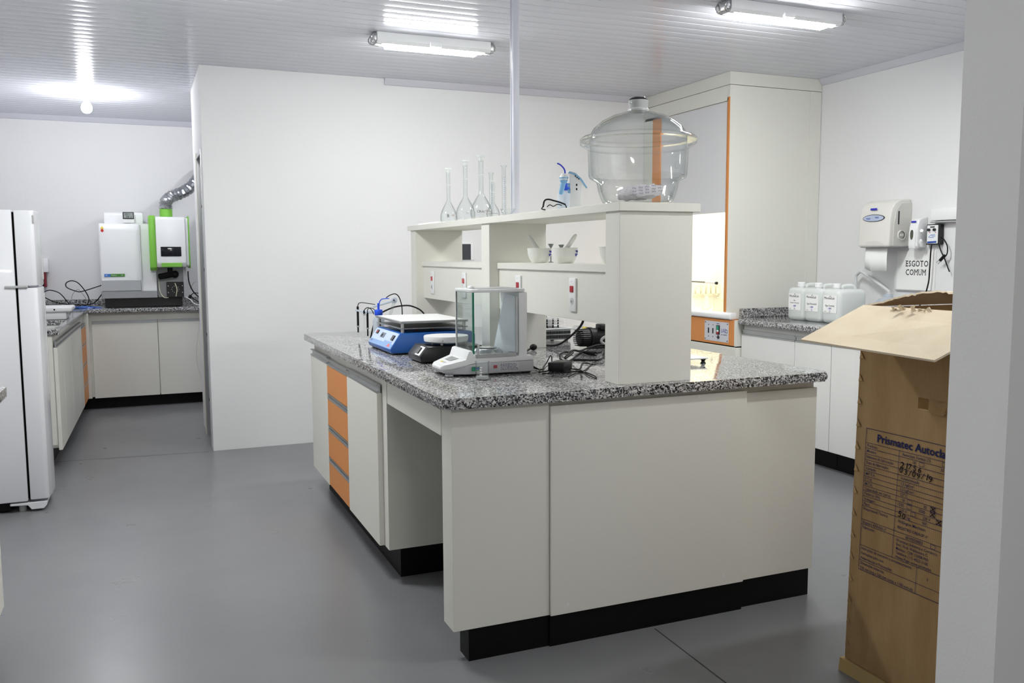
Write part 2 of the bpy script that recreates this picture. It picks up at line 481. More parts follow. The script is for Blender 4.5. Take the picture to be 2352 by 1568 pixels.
# ------------------------------------------------------------------ ceiling lamps
def fixture(x0, x1, y, label, group, diff=TUBE, w=.105):
    xc = (x0+x1)/2
    t = thing('ceiling_light', label, 'lamp', (xc, y, H))
    if group: t['group'] = group
    b = MB()
    b.prism([(y-w/2, H), (y+w/2, H), (y+w/2, H-.045), (y+w/2-.012, H-.062), (y-w/2+.012, H-.062), (y-w/2, H-.045)], 'x', x0, x1)
    b.build('housing', WHITEPL, t)
    L0, L1 = x0+.06, x1-.08
    g = MB(); n = 34; V = []; F = []
    hw = w/2-.018
    pr = [(-hw, -.058), (-hw, -.067), (-hw*.7, -.081), (hw*.7, -.081), (hw, -.067), (hw, -.058)]
    for i in range(2*n+1):
        xx = L0+(L1-L0)*i/(2*n); k = 1.0 if i % 2 else .9
        for (a, c) in pr: V.append((xx, y+a*k, H+(-.058+(c+.058)*k)))
    m = len(pr)
    for i in range(2*n):
        for k in range(m-1): F.append((i*m+k, i*m+k+1, (i+1)*m+k+1, (i+1)*m+k))
    F.append(tuple(range(m))); F.append(tuple(2*n*m+k for k in range(m)))
    g.add(V, F).build('diffuser', diff, t, sharp=15)
    c = MB(); c.box(xc-.035, xc+.035, y-w/2-.012, y-w/2+.004, H-.060, H-.036, .003)
    c.build('latch', WHITEPL, t)
    for xx in (x0, x1):
        c = MB()
        s_ = -1 if xx == x0 else 1
        c.box(min(xx, xx+s_*.02), max(xx, xx+s_*.02), y-w/2+.005, y+w/2-.005, H-.05, H-.004, .004)
        for dy in (-.045, .04):
            c.tube([(xx+s_*.018, y+dy, H-.01), (xx+s_*.03, y+dy, H-.03), (xx+s_*.024, y+dy*.7, H-.056), (xx-s_*.03, y+dy*.7, H-.062)], .0035, 6, 3)
        c.build('end_clip', STEEL, t)
    return t
fixture(1.30, 2.00, 5.10, 'slim fluorescent ceiling light over the middle of the island bench', None)
fixture(2.79, 3.51, 3.80, 'slim fluorescent ceiling light nearer the right hand wall', None, TUBER)
fixture(-.15, .55, 4.0, 'slim fluorescent ceiling light above the aisle by the refrigerator', None, TUBEN)
fixture(2.15, 2.85, 1.75, 'added out-of-view ceiling light brightening the cardboard box flap', None, TUBEB)  # added fixture, brightens the box flap and the island end panels
fixture(.2, .9, -.9, 'slim fluorescent ceiling light in the space outside the lab', None, TUBEH)
def ceiling_bulb(x, y, label):
    t = thing('ceiling_bulb', label, 'lamp', (x, y, H))
    MB().lathe([(0, 0), (.055, 0), (.055, -.006), (.03, -.012), (.021, -.018), (.021, -.05), (0, -.05)], (x, y, H), 24).build('socket', WHITEPL, t)
    MB().lathe([(0, -.05), (.013, -.05), (.013, -.07), (.02, -.078), (.034, -.1), (.04, -.122), (.036, -.145), (.022, -.16), (0, -.165)], (x, y, H), 24).build('bulb', BULBM, t)
ceiling_bulb(-.345, 7.7, 'bare round white bulb in a ceiling socket over the far left counter')
ceiling_bulb(1.25, 7.5, 'added bulb kept out of view behind the partition to brighten the far counter')  # extra bulb put out of view to lift the far counter

# ------------------------------------------------------------------ cabinets and worktops
def handle(parent, face, a, b, z0, z1, axis='y', sgn=-1):
    """aluminium channel pull along the top edge; face = coordinate of the front, axis = run direction"""
    m = MB()
    d = sgn
    h = z1-z0
    prof = [(face+d*-.016, z0), (face+d*.001, z0), (face+d*.001, z0+.008), (face-d*.010, z0+.011),
            (face-d*.010, z1-.006), (face+d*.001, z1-.005), (face+d*.001, z1), (face-d*.016, z1)]
    m.prism(prof, axis, a, b)
    return m.build('handle', ALU, parent)

def panel_door(parent, name, m, x0, x1, y0, y1, z0, z1):
    return MB().box(x0, x1, y0, y1, z0, z1, .0015, 1).build(name, m, parent)

# island: worktop
def rounded_slab(x0, x1, y0, y1, z0, z1, r=.03, bev=.015):
    b = bmesh.new(); pts = []
    for cx, cy_, a0 in ((x1-r, y1-r, 0), (x0+r, y1-r, 90), (x0+r, y0+r, 180), (x1-r, y0+r, 270)):
        for k in range(6):
            a = math.radians(a0+90*k/5); pts.append((cx+r*math.cos(a), cy_+r*math.sin(a)))
    lo = [b.verts.new((x, y, z0)) for x, y in pts]; hi = [b.verts.new((x, y, z1)) for x, y in pts]
    b.faces.new(lo[::-1]); b.faces.new(hi); n = len(pts)
    for k in range(n): b.faces.new((lo[k], lo[(k+1) % n], hi[(k+1) % n], hi[k]))
    es = [e for e in b.edges if abs(e.verts[0].co.z-e.verts[1].co.z) < 1e-6]
    bmesh.ops.bevel(b, geom=es, offset=bev, segments=4, affect='EDGES', profile=.5)
    return MB().bm(b)
tag(rounded_slab(.862, 2.445, 2.61, 5.225, .865, .90).build('worktop', GRANITE), 'polished grey speckled granite worktop of the island bench', 'worktop')
ZS = .90
# island: west cabinet with doors and orange drawers
t = thing('base_cabinet', 'white island base cabinet with a column of four orange drawers', 'cabinet', (1.2, 4.25, 0))
X0, Y0, Y1 = .895, 3.44, 5.05
MB().box(X0, 1.5, Y0, Y1, .14, .865).build('carcass', LAM, t)
MB().box(.957, 1.46, Y0+.05, Y1-.02, 0, .14).build('plinth', BLACK, t)
F0 = .873
for (a, b) in ((4.582, 5.048), (3.512, 4.092)):
    dd = panel_door(t, 'door', LAM, F0, X0, a, b, .14, .79); handle(dd, F0, a, b, .79, .826)
zz = [.143, .296, .465, .634, .785]
for i in range(4):
    dd = panel_door(t, 'drawer', ORANGE, F0, X0, 4.097, 4.577, zz[i]+.003, zz[i+1]-(.028 if i < 3 else 0))
    handle(dd, F0, 4.097, 4.577, zz[i+1]-(.027 if i < 3 else -.001), zz[i+1]+(.002 if i < 3 else .034))
    dd['label'] = 'orange drawer front'
# near-left support leg with apron over the knee space
t = thing('bench_support', 'narrow white end panel carrying the near left corner of the island', 'panel', (1.07, 2.69, 0))
MB().box(.900, 1.2505, 2.642, 2.742, .113, .865, .001, 1).build('panel', LAM, t)
MB().box(.897, .917, 2.742, 3.438, .757, .864).build('apron', LAM, t)
MB().box(.955, 1.25, 2.648, 2.735, 0, .113).build('plinth', BLACK, t)
t = thing('end_panel', 'wide white panel closing the middle of the island near end', 'panel', (1.66, 2.65, 0))
MB().box(1.2525, 2.064, 2.632, 2.672, .112, .848, .001, 1).build('panel', LAM, t)
MB().box(1.252, 2.064, 2.640, 2.668, 0, .112).build('plinth', BLACK, t)
MB().box(1.252, 2.064, 2.652, 2.676, .848, .865).build('top_rail', LAM, t)
for x, z in ((1.312, .843), (1.604, .843), (1.85, .840), (1.317, .145), (1.975, .150)):
    MB().cyl((x, 2.6312, z), .006, .001, 14, 'y').build('screw_cap', LAM2, t)
t = thing('base_cabinet', 'white island base cabinet at the near right corner', 'cabinet', (2.24, 3.9, 0))
MB().box(2.066, 2.406, 2.642, 2.662, .113, .838, .001, 1).build('end_panel', LAM, t)
MB().box(2.068, 2.406, 2.662, 5.05, .113, .865).build('carcass', LAM, t)
MB().box(2.066, 2.40, 2.655, 5.03, 0, .113).build('plinth', BLACK, t)
for k in range(4):
    a = 2.68+k*.59
    dd = panel_door(t, 'door', LAM, 2.406, 2.426, a, a+.585, .14, .79); handle(dd, 2.426, a, a+.585, .79, .826, 'y', 1)

# island: reagent shelf
t = thing('reagent_shelf', 'white laminate reagent rack standing along the island bench', 'shelf', (1.678, 3.95, ZS))
XS0, XS1 = 1.528, 1.828
for a, b in ((2.657, 2.758), (3.896, 4.0), (5.115, 5.213)):
    MB().box(XS0, XS1, a, b, ZS, 1.507, .001, 1).build('post', LAM, t)
MB().box(1.519, 1.852, 2.645, 5.255, 1.507, 1.537, .001, 1).build('top_board', LAM, t)
for a, b in ((2.758, 3.896), (4.0, 5.115)):
    MB().box(1.568, 1.80, a, b, 1.292, 1.32, .001, 1).build('shelf', LAM, t)
    pn = MB().box(1.578, 1.79, a, b, 1.1, 1.292, .001, 1).build('service_panel', LAM, t)
def outlet(yc, w=.056):
    pl = MB().box(1.569, 1.578, yc-w/2, yc+w/2, 1.132, 1.265, .003, 2)
    po = pl.build('power_outlet', WHITEPL, t)
    MB().box(1.565, 1.570, yc-.014, yc+.014, 1.208, 1.234, .002, 1).build('switch', RED, po)
    s_ = MB().cyl((1.5672, yc, 1.173), .0135, .0012, 20, 'x').build('socket', LGREY, po)
    for dz, dy in ((0, -.004), (0, .004), (-.005, 0)): MB().cyl((1.5662, yc+dy, 1.173+dz), .0018, .0012, 8, 'x').build('pin_hole', BLKPL, po)
    s_ = MB().text('220', (1.5688, yc+.008, 1.249), UXL, UYL, .007); s_.keep = True
    s_.build('lettering', GREYPL, po)
for yc in (3.105, 3.65, 4.38, 4.93): outlet(yc)

# conduit from the ceiling to the rack
t = thing('cable_conduit', 'white vertical cable conduit from the ceiling to the rack top', 'conduit', (1.69, 3.95, 1.537))
MB().box(1.674, 1.706, 3.935, 3.965, 1.5375, H, .005, 2).build('duct', mat('conduit_pvc', '#d9dae4', .3), t)
MB().box(1.6715, 1.7085, 3.962, 3.969, 1.5375, H).build('cover', mat('conduit_pvc', '#d9dae4', .3), t)

# right-hand counter
t0 = MB()
t0.prism([(3.868, 2.45), (XR, 2.45), (XR, 5.195), (3.985, 5.195), (3.985, 5.052), (3.868, 5.052)], 'z', .862, .90, .008, 2)
wt = tag(t0.build('worktop', GRANITE), 'grey speckled granite worktop along the right wall', 'worktop')
MB().box(3.99, 4.60, 5.172, 5.195, .90, .962, .002, 1).build('backsplash', GRANITE, wt)
MB().box(4.672, XR, 2.45, 5.172, .90, .962, .002, 1).build('backsplash', GRANITE, wt)
edges = [(4.503, 5.05), (4.172, 4.498), (3.60, 4.167), (3.28, 3.595), (2.5, 3.275)]
units = [(0, 2, 'white base cabinet against the fume hood on the right wall'), (2, 5, 'white base cabinet behind the cardboard box on the right wall')]
for a, b, lab in units:
    ya, yb = edges[b-1][0], edges[a][1]
    t = thing('base_cabinet', lab, 'cabinet', (4.3, (ya+yb)/2, 0))
    MB().box(3.922, XR-.01, ya, yb, .125, .862).build('carcass', LAM2, t)
    MB().box(3.975, XR-.02, ya, yb, 0, .125).build('plinth', BLACK, t)
    for q in range(a, b):
        y0, y1 = edges[q]
        dd = panel_door(t, 'door', LAM2, 3.90, 3.922, y0, y1, .125, .785); handle(dd, 3.90, y0, y1, .786, .824)

# left and far counters (one continuous L-shaped worktop)
g = MB()
XF = -.50
def gbox(*a): g.box(*a, .006, 1)
XL_ = XL+.002
gbox(XL_, XF, 6.18, 6.30, .865, .90)                 # near rim of the sink
gbox(XL_, -1.0, 6.29, 7.08, .865, .90)
gbox(-.545, XF, 6.29, 7.08, .865, .90)
gbox(XL_, XF, 7.07, 8.432, .865, .90)
wt = tag(g.build('worktop', GRANITE), 'granite worktop with a sink along the left wall past the refrigerator', 'worktop')
MB().box(XL_, XL+.022, 6.18, 8.43, .90, .962, .002, 1).build('backsplash', GRANITE, wt)
g = MB(); gbox(XL_, 1.45, 8.45, YB-.002, .865, .90)
wf = tag(g.build('worktop', GRANITE), 'granite worktop carrying the spectrometer along the far wall', 'worktop')
MB().box(XL_, 1.45, YB-.022, YB-.002, .90, .962, .002, 1).build('backsplash', GRANITE, wf)
s_ = MB()
s_.box(-1.0, -.545, 6.30, 7.07, .70, .712); s_.box(-1.0, -.99, 6.30, 7.07, .71, .866); s_.box(-.555, -.545, 6.30, 7.07, .71, .866)
s_.box(-1.0, -.545, 6.30, 6.31, .71, .866); s_.box(-1.0, -.545, 7.06, 7.07, .71, .866)
s_.build('sink', mat('sink_white', '#dcdcda', .3), wt)
t = thing('base_cabinet', 'white base cabinet with orange drawers beyond the refrigerator', 'cabinet', (-.85, 7.3, 0))
c_ = MB(); c_.box(-1.13, -1.01, 6.2, 8.46, .14, .864); c_.box(-1.13, -.54, 6.2, 6.225, .14, .864); c_.box(-1.13, -.54, 7.1, 8.425, .14, .864)
c_.box(-.5445, -.54, 6.2, 7.1, .14, .864); c_.box(-1.13, -.54, 6.2, 7.1, .14, .16)
c_.build('carcass', LAM, t)
MB().box(-1.13, -.60, 6.23, 8.42, 0, .14).build('plinth', BLACK, t)
for a, b in ((6.20, 6.52), (6.525, 7.06), (7.065, 7.64), (7.645, 7.975)):
    dd = panel_door(t, 'door', LAM, -.54, -.518, a, b, .125, .785); handle(dd, -.518, a, b, .786, .824, 'y', 1)
for i in range(4):
    dd = panel_door(t, 'drawer', ORANGE, -.54, -.518, 7.98, 8.425, zz[i]-.015, zz[i+1]-.028)
    handle(dd, -.518, 7.98, 8.425, zz[i+1]-.027, zz[i+1]+.004, 'y', 1); dd['label'] = 'orange drawer front'
lt = t
for o_ in (wt, lt):                                   # this run stands slightly askew to the left wall
    pv = Vector((-.5, 6.2, 0)); Rm = Matrix.Rotation(-.019, 3, 'Z')
    o_.location = pv + Rm @ (o_.location - pv); o_.rotation_euler = (0, 0, -.019)
t = thing('base_cabinet', 'white two-door base cabinet under the green and white instrument', 'cabinet', (.3, 8.8, 0))
MB().box(-.56, -.452, 8.446, 8.528, .115, .864).build('corner_filler', LAM, t)
MB().box(-.49, 1.4, 8.53, YB-.01, .115, .864).build('carcass', LAM, t)
MB().box(-.58, 1.4, 8.60, YB-.02, 0, .115).build('plinth', BLACK, t)
for a, b in ((-.432, .105), (.111, .66), (.666, 1.3)):
    dd = panel_door(t, 'door', LAM, a, b, 8.508, 8.53, .105, .765); 
    m = MB(); m.prism([(8.524, .765), (8.507, .765), (8.507, .773), (8.518, .776), (8.518, .786), (8.507, .788), (8.507, .793), (8.524, .793)], 'x', a, b)
    m.build('handle', ALU, dd)

# counter nearest on the left (only its far corner shows)
t = tag(rounded_slab(XL, -.462, 1.45, 3.545, .865, .90, .02).build('worktop', GRANITE), 'granite worktop corner cut off by the left edge of the photo', 'worktop')
t = thing('base_cabinet', 'white base cabinet cut off by the left edge of the photo', 'cabinet', (-.8, 2.6, 0))
MB().box(XL+.01, -.522, 1.46, 3.47, .12, .864).build('carcass', LAM, t)
MB().box(XL+.02, -.58, 1.48, 3.45, 0, .12).build('plinth', BLACK, t)
for a, b in ((2.8, 3.46), (2.13, 2.79), (1.47, 2.12)):
    dd = panel_door(t, 'door', LAM, -.522, -.502, a, b, .125, .785); handle(dd, -.502, a, b, .786, .824, 'y', 1)
# ------------------------------------------------------------------ fume hood in the right-hand corner
XH, YH = 3.873, 5.20
t = thing('fume_hood', 'tall white fume hood with orange trim in the right back corner', 'fume hood', (4.28, 5.78, 0))
m = MB()
m.box(XH, XR-.004, YH, YH+.02, .886, 2.545)                       # near side panel
m.box(XH, XR-.004, YP-.024, YP-.004, .886, 2.545)                 # far side panel
m.box(XH, XH+.02, YH+.02, YH+.022, .886, 2.545)
m.box(XH, XR-.004, YH+.02, YP-.024, 2.47, 2.545)
m.build('cabinet_shell', LAM, t)
MB().box(XH-.006, XR-.004, YH-.006, YP-.004, 2.548, H-.001).build('top_fascia', LAM, t)
MB().box(4.585, XR-.004, YH-.004, YH, .968, 2.545).build('corner_filler', LAM, t)
m = MB(); m.box(XH, XH+.03, YH+.02, 5.206+.024, .94, 2.46); m.box(XH-.003, XH+.002, YH-.001, YH+.016, .94, 2.462)
m.build('orange_trim', ORANGE, t)
MB().box(XH, XH+.03, 6.10, 6.215, .94, 2.46).build('orange_trim', ORANGE, t)
MB().box(XH, XH+.03, 6.216, YP-.024, .94, 2.46).build('side_filler', LAM, t)
MB().box(XH, XH+.03, YH+.02, YP-.024, 2.44, 2.47).build('top_rail', LAM, t)
s_ = MB().box(XH+.008, XH+.016, YH+.026, 6.098, 1.655, 2.437, .002, 1).build('sash', SASH, t)
m = MB(); m.box(XH+.03, 4.62, YH+.022, YH+.03, .90, 2.3); m.box(XH+.03, 4.62, YP-.034, YP-.026, .90, 2.3)
m.box(4.61, 4.62, YH+.022, YP-.026, .90, 2.3); m.box(XH+.03, 4.62, YH+.022, YP-.026, 2.3, 2.31); m.box(XH+.02, 4.62, YH+.022, YP-.026, .885, .90)
m.build('lining', HOODIN, t)
MB().cyl((4.1, YH+.12, 2.27), .014, .9, 12, 'y').build('hood_lamp', HOODL, t)
m = MB(); m.prism([(XH-.03, .895), (XH-.03, .92), (XH-.02, .934), (XH+.0, .938), (XH+.03, .935), (XH+.03, .893), (XH-.02, .888)], 'y', 5.115, YP-.03, .006, 2)
m.build('sill', WHITEPL, t)
fa = MB().box(XH-.012, XH+.09, 5.088, YP-.02, .702, .884, .002, 1).build('control_fascia', ORANGE, t)
MB().box(XH-.010, XH+.09, 5.062, 5.088, .70, .886, .002, 1).build('fascia_end', LAM, t)
MB().box(XH-.012, XH+.095, 5.058, YP-.02, .628, .694, .003, 1).build('lower_rail', LAM, t)
MB().box(XH-.008, XH+.09, 5.06, YP-.02, .694, .702).build('shadow_gap', GAP, t)
m = MB()
m.box(3.985, XR-.01, YH, YP-.01, .12, .885)
m.box(XH+.06, 3.99, 5.21, 5.23, .12, .63); m.box(XH+.06, 3.99, 6.31, 6.33, .12, .63); m.build('base', LAM, t)
MB().box(4.0, XR-.01, YH+.01, YP-.02, 0, .12).build('plinth', BLACK, t)
# control plate
X = XH-.0145
pl = MB().box(XH-.0145, XH-.012, 5.146, 5.436, .72, .866, .001, 1).build('control_plate', mat('plate_grey', '#d4d5dc', .35), t)
m = MB()
for y in (5.158, 5.424):
    for z in (.732, .854): MB().cyl((X-.002, y, z), .0045, .002, 10, 'x').build('screw', BLKPL, pl)
for y in (5.385, 5.33):
    for z in (.838, .752): MB().cyl((X-.002, y, z), .0035, .002, 8, 'x').build('indicator', BLKPL, pl)
    MB().box(X-.003, X, y-.007, y+.007, .775, .815, .002, 1).build('toggle', BLKPL, pl)
m.cyl((X-.006, 5.262, .752), .011, .006, 14, 'x'); m.line((X, 5.262, .752), (X, 5.288, .752), .006, NX)
m.build('key_switch', BLKPL, pl)
m = MB(); m.box(X-.004, X, 5.248, 5.29, .772, .84, .012, 3); m.build('switch_bezel', BLKPL, pl)
MB().box(X-.007, X-.003, 5.257, 5.281, .806, .834, .004, 2).build('start_button', mat('green_button', '#1fa07c', .3), pl)
MB().box(X-.007, X-.003, 5.257, 5.281, .776, .790, .003, 2).build('stop_button', RED, pl)
MB().box(X-.007, X-.003, 5.257, 5.281, .791, .805, .002, 1).build('pilot_light', WHITEPL, pl)
m = MB(); m.text('LAB', (X, 5.235, .79), UXL, UYL, .042, sx=.85); m.build('logo', mat('logo_blue', '#2b2aa0', .5), pl)
m = MB()
for (a, z_, w) in ((5.232, .774, .014), (5.212, .774, .05), (5.29, .850, .036), (5.276, .766, .016)): m.line((X, a, z_), (X, a-w, z_), .004, NX)
m.line((X, 5.178, .812), (X, 5.160, .812), .004, NX); m.line((X, 5.160, .812), (X, 5.160, .79), .004, NX); m.line((X, 5.160, .79), (X, 5.178, .79), .004, NX)
m.keep = True; m.build('small_print', INK, pl)

# things inside the hood
t = thing('bench_stirrer_rod', 'thin grey rod with white grip held level inside the fume hood', 'rod', (4.1, 5.7, 1.18))
tt = MB().tube([(4.17, 6.29, 1.134), (4.05, 5.695, 1.138)], .006, 8, 0).build('rod', mat('dark_rod', '#4a4c50', .4), t)
MB().tube([(4.05, 5.695, 1.138), (4.0, 5.50, 1.138)], .011, 10, 0).build('grip', WHITEPL, t)
MB().tube([(4.0, 5.50, 1.138), (3.997, 5.485, 1.138)], .0115, 10, 0).build('end_cap', BLKPL, t)
MB().box(4.16, 4.20, 6.29, 6.32, 1.11, 1.16).build('bracket', LGREY, t)
def small_flask(x, y, z, s, lab):
    o = MB().lathe([(0, 0), (.032*s, 0), (.034*s, .005*s), (.012*s, .06*s), (.011*s, .085*s), (.015*s, .09*s), (0, .09*s)], (x, y, z), 16).build('conical_flask', PALEB)
    return tag(o, lab, 'flask', 'pale glassware in the fume hood')
labs = ['pale conical flask nearest the beaker inside the fume hood', 'smallest pale conical flask on the floor of the fume hood', 'largest pale conical flask deepest inside the fume hood']
for (x, y, s), lab in zip(((4.30, 5.87, 1.2), (4.28, 6.02, 1.0), (4.40, 6.18, 1.3)), labs): small_flask(x, y, .9015, s, lab)
t = thing('wall_rack', 'pale peg rack with small flasks on the lining of the hood', 'rack', (4.50, 6.30, 1.0))
MB().box(4.36, 4.60, 6.29, 6.32, 1.0, 1.015).build('rail', PALEB, t)
for k in range(5):
    MB().lathe([(0, 0), (.018, 0), (.021, .03), (.012, .055), (.011, .075), (0, .075)], (4.39+k*.052, 6.29, 1.016), 14).build('flask', PALEB, t)
t = thing('beaker', 'pale trapezoid beaker standing inside the fume hood', 'beaker', (4.2, 5.72, .9))
MB().lathe([(0, .0), (.055, 0), (.052, .10), (.049, .10), (.05, .006), (0, .006)], (4.2, 5.72, .9015), 20).build('body', PALEB, t)

# ------------------------------------------------------------------ refrigerator
t = thing('refrigerator', 'white two-door refrigerator with the freezer on top', 'refrigerator', (-.85, 5.5, 0))
MB().box(-1.13, -.612, 5.2, 5.52, .06, 1.602, .006, 2).build('body', FRIDGE, t)
MB().box(-.613, -.601, 5.21, 5.51, .075, 1.59).build('gasket', GAP, t)
def fdoor(z0, z1, name):
    pts = [(-.602, 5.2), (-.602, 5.52), (-.527, 5.52), (-.512, 5.51), (-.504, 5.46), (-.502, 5.36), (-.504, 5.30), (-.512, 5.21), (-.527, 5.2)]
    return MB().prism(pts, 'z', z0, z1, .006, 2).build(name, FRIDGE, t)
d1 = fdoor(1.207, 1.600, 'freezer_door'); d2 = fdoor(.066, 1.197, 'fridge_door')
MB().box(-.520, -.5095, 5.203, 5.216, 1.53, 1.575, .003, 1).build('badge', GREYPL, d1)
for dd, z0, z1 in ((d1, 1.235, 1.37), (d2, .60, 1.16)):
    MB().box(-.506, -.5015, 5.43, 5.46, z0, z1, .003, 1).build('handle', LGREY, dd)
MB().box(-.66, -.555, 5.19, 5.24, 1.196, 1.209, .003, 1).build('hinge', GREYPL, t)
m = MB(); m.prism([(-.70, .052), (-.52, .052), (-.525, .03), (-.54, .012), (-.60, .012), (-.615, .036), (-.70, .04)], 'y', 5.205, 5.52, .003, 1)
m.build('kick_plate', FRIDGE, t)
MB().box(-1.12, -.70, 5.23, 5.50, .012, .06).build('compressor_bay', BLACK, t)
for y in (5.25, 5.48):
    for x in (-.645, -1.08): MB().cyl((x, y, 0), .018, .06, 14).build('foot', GREYPL, t)

# ------------------------------------------------------------------ far counter: instrument
t = thing('spectrometer', 'large white and green spectrometer on the far granite counter', 'instrument', (0, 8.8, .9))
m = MB(); m.box(-.318, .332, 8.62, 9.04, .9035, .985, .004, 1); m.build('base', BLKPL, t)
for x in (-.28, .29):
    for y in (8.65, 9.0): MB().cyl((x, y, .9006), .02, .004, 12).build('foot', RUBBER, t)
# main housing, slightly sloped front and rounded top
pf = [(8.585, .988), (8.575, 1.05), (8.565, 1.60), (8.585, 1.648), (8.66, 1.655), (9.05, 1.64), (9.05, .988)]
hs = MB().prism(pf, 'x', -.34, .118, .006, 2).build('housing', WHITEPL, t)
MB().prism([(8.578, 1.05), (8.568, 1.10), (8.560, 1.60), (8.58, 1.652), (8.70, 1.655), (8.70, 1.05)], 'x', -.338, -.012, .012, 3).build('front_cover', WHITEPL, t)
MB().prism([(8.566, 1.052), (8.556, 1.15), (8.60, 1.15), (8.60, 1.052)], 'x', -.335, -.014, .003, 1).build('lower_cover_band', mat('band_grey', '#b8babc', .4), t)
MB().prism([(8.578, .985), (8.570, 1.05), (8.62, 1.05), (8.62, .985)], 'x', -.342, .12, .003, 1).build('grey_skirt', mat('skirt_grey', '#a2a4a6', .4), t)
MB().box(-.01, -.002, 8.556, 8.60, 1.05, 1.64, .002, 1).build('cover_seam', LGREY, t)
MB().prism([(8.66, 1.65), (8.66, 1.74), (8.69, 1.755), (9.02, 1.75), (9.02, 1.65)], 'x', -.298, .028, .012, 2).build('rear_hump', WHITEPL, t)
bd = MB(); bd.box(-.312, -.262, 8.5615, 8.567, 1.18, 1.205); b1 = bd.build('maker_plate', mat('plate_blue', '#2f6fc2', .4), t)
MB().box(-.262, -.145, 8.5615, 8.567, 1.18, 1.205).build('model_plate', mat('plate_green', '#3f7d2c', .4), t)
m = MB(); m.text('PinAAcle', (-.255, 8.561, 1.189), UXF, UYF, .012); m.text('900', (-.175, 8.561, 1.189), UXF, UYF, .011); m.text('PE', (-.302, 8.561, 1.187), UXF, UYF, .015)
m.build('lettering', PAPER, t)
m = MB(); m.prism([(-.325, 1.603), (-.297, 1.603), (-.311, 1.628)], 'y', 8.5575, 8.56); m.build('warning_triangle', YEL, t)
m = MB(); m.cyl((-.311, 8.5565, 1.588), .012, .003, 16, 'y'); m.build('power_button', REDD, t)
# burner compartment
m = MB(); m.prism([(8.47, 1.262), (8.45, 1.30), (8.45, 1.69), (8.49, 1.712), (8.80, 1.712), (8.80, 1.262)], 'x', .125, .372, .006, 2)
m.build('burner_housing', WHITEPL, t)
m = MB(); m.prism([(8.50, 1.232), (8.47, 1.26), (8.47, 1.70), (8.49, 1.722), (8.82, 1.722), (8.82, 1.232)], 'x', .068, .124, .006, 2)
m.build('side_cover', GREEN, t)
MB().prism([(8.50, 1.262), (8.47, 1.28), (8.47, 1.70), (8.49, 1.70), (8.82, 1.70), (8.82, 1.262)], 'x', .374, .398, .004, 1).build('side_cover', WHITEPL, t)
MB().prism([(8.49, 1.25), (8.465, 1.28), (8.465, 1.70), (8.49, 1.72), (8.82, 1.72), (8.82, 1.25)], 'x', .398, .408, .002, 1).build('side_edge', GREEN, t)
MB().box(.160, .332, 8.4445, 8.452, 1.358, 1.444, .008, 2).build('viewing_window', DARKGL, t)
MB().box(.162, .336, 8.446, 8.49, 1.262, 1.30, .003, 1).build('handle', GREEN, t)
MB().lathe([(.05, 1.70), (.055, 1.705), (.055, 1.785), (.05, 1.785)], (.222, 8.62, 0), 28).build('flue_collar', GREEN, t)
m = MB(); m.box(.128, .345, 8.66, 8.68, .985, 1.262); m.box(.345, .372, 8.60, 8.70, .985, 1.262); m.build('back_plate', LGREY, t)
m = MB(); m.tube([(.142, 8.60, 1.175), (.20, 8.58, 1.185), (.27, 8.60, 1.2)], .028, 10, 3); m.cyl((.235, 8.60, 1.2), .022, .055, 14); m.sphere((.275, 8.6, 1.195), .034, 8)
m.build('burner_head', RUBBER, t)
nb = MB().box(.20, .345, 8.56, 8.66, .985, 1.125, .004, 1).build('nebulizer_box', BLKPL, t)
m = MB()
for k in range(10):
    a = 2*math.pi*k/10; m.cyl((.272+.03*math.cos(a), 8.557, 1.06+.03*math.sin(a)), .0035, .004, 6, 'y')
for x in (.212, .333):
    for z in (1.03, 1.09): m.cyl((x, 8.557, z), .005, .004, 8, 'y')
m.build('screw', STEEL, nb)
m = MB(); m.tube([(.27, 8.55, 1.115), (.285, 8.54, 1.06), (.275, 8.55, .995)], .004, 6, 5); m.tube([(.135, 8.6, 1.16), (.14, 8.55, 1.05), (.17, 8.53, .99), (.21, 8.54, .985)], .003, 6, 5)
m.build('capillary_tube', mat('tube_cream', '#d8d5b8', .4), t)
# exhaust duct
random.seed(4)
jit = [[random.uniform(-.05, .05) for _ in range(16)] for _ in range(400)]
def rf(i, k, n): return .052*(1+.07*math.sin(i*2.1)+jit[i % 400][k])
t = thing('exhaust_duct', 'crinkled aluminium duct rising from the green flue to the far wall', 'duct', (.222, 8.62, 1.775))
MB().tube([(.222, 8.62, 1.796), (.225, 8.622, 1.85), (.27, 8.66, 1.90), (.36, 8.70, 1.94), (.45, 8.75, 2.0), (.53, 8.82, 2.1), (.62, 8.92, 2.2), (.70, 9.09, 2.25)], .052, 16, 9, rf=rf).build('hose', FOIL, t, sharp=20)
MB().lathe([(.057, 1.79), (.060, 1.795), (.060, 1.808), (.057, 1.812)], (.222, 8.62, 0), 24).build('clamp', STEEL, t)
# thermo-hygrometer on the instrument
t = thing('thermo_hygrometer', 'small digital thermo-hygrometer leaning on the spectrometer top', 'thermometer', (-.09, 8.62, 1.656))
MB().box(-.142, -.046, 8.612, 8.636, 1.659, 1.757, .004, 2).build('case', WHITEPL, t)
sc_ = MB().box(-.140, -.048, 8.609, 8.613, 1.692, 1.755, .002, 1).build('screen_bezel', BLKPL, t)
MB().box(-.132, -.056, 8.607, 8.610, 1.702, 1.748).build('screen', LCD, sc_)
m = MB(); m.text('23.1', (-.124, 8.6066, 1.727), UXF, UYF, .026); m.text('58', (-.112, 8.6066, 1.705), UXF, UYF, .024); m.text('%', (-.078, 8.6066, 1.705), UXF, UYF, .018)
m.build('digits', PEN, sc_)

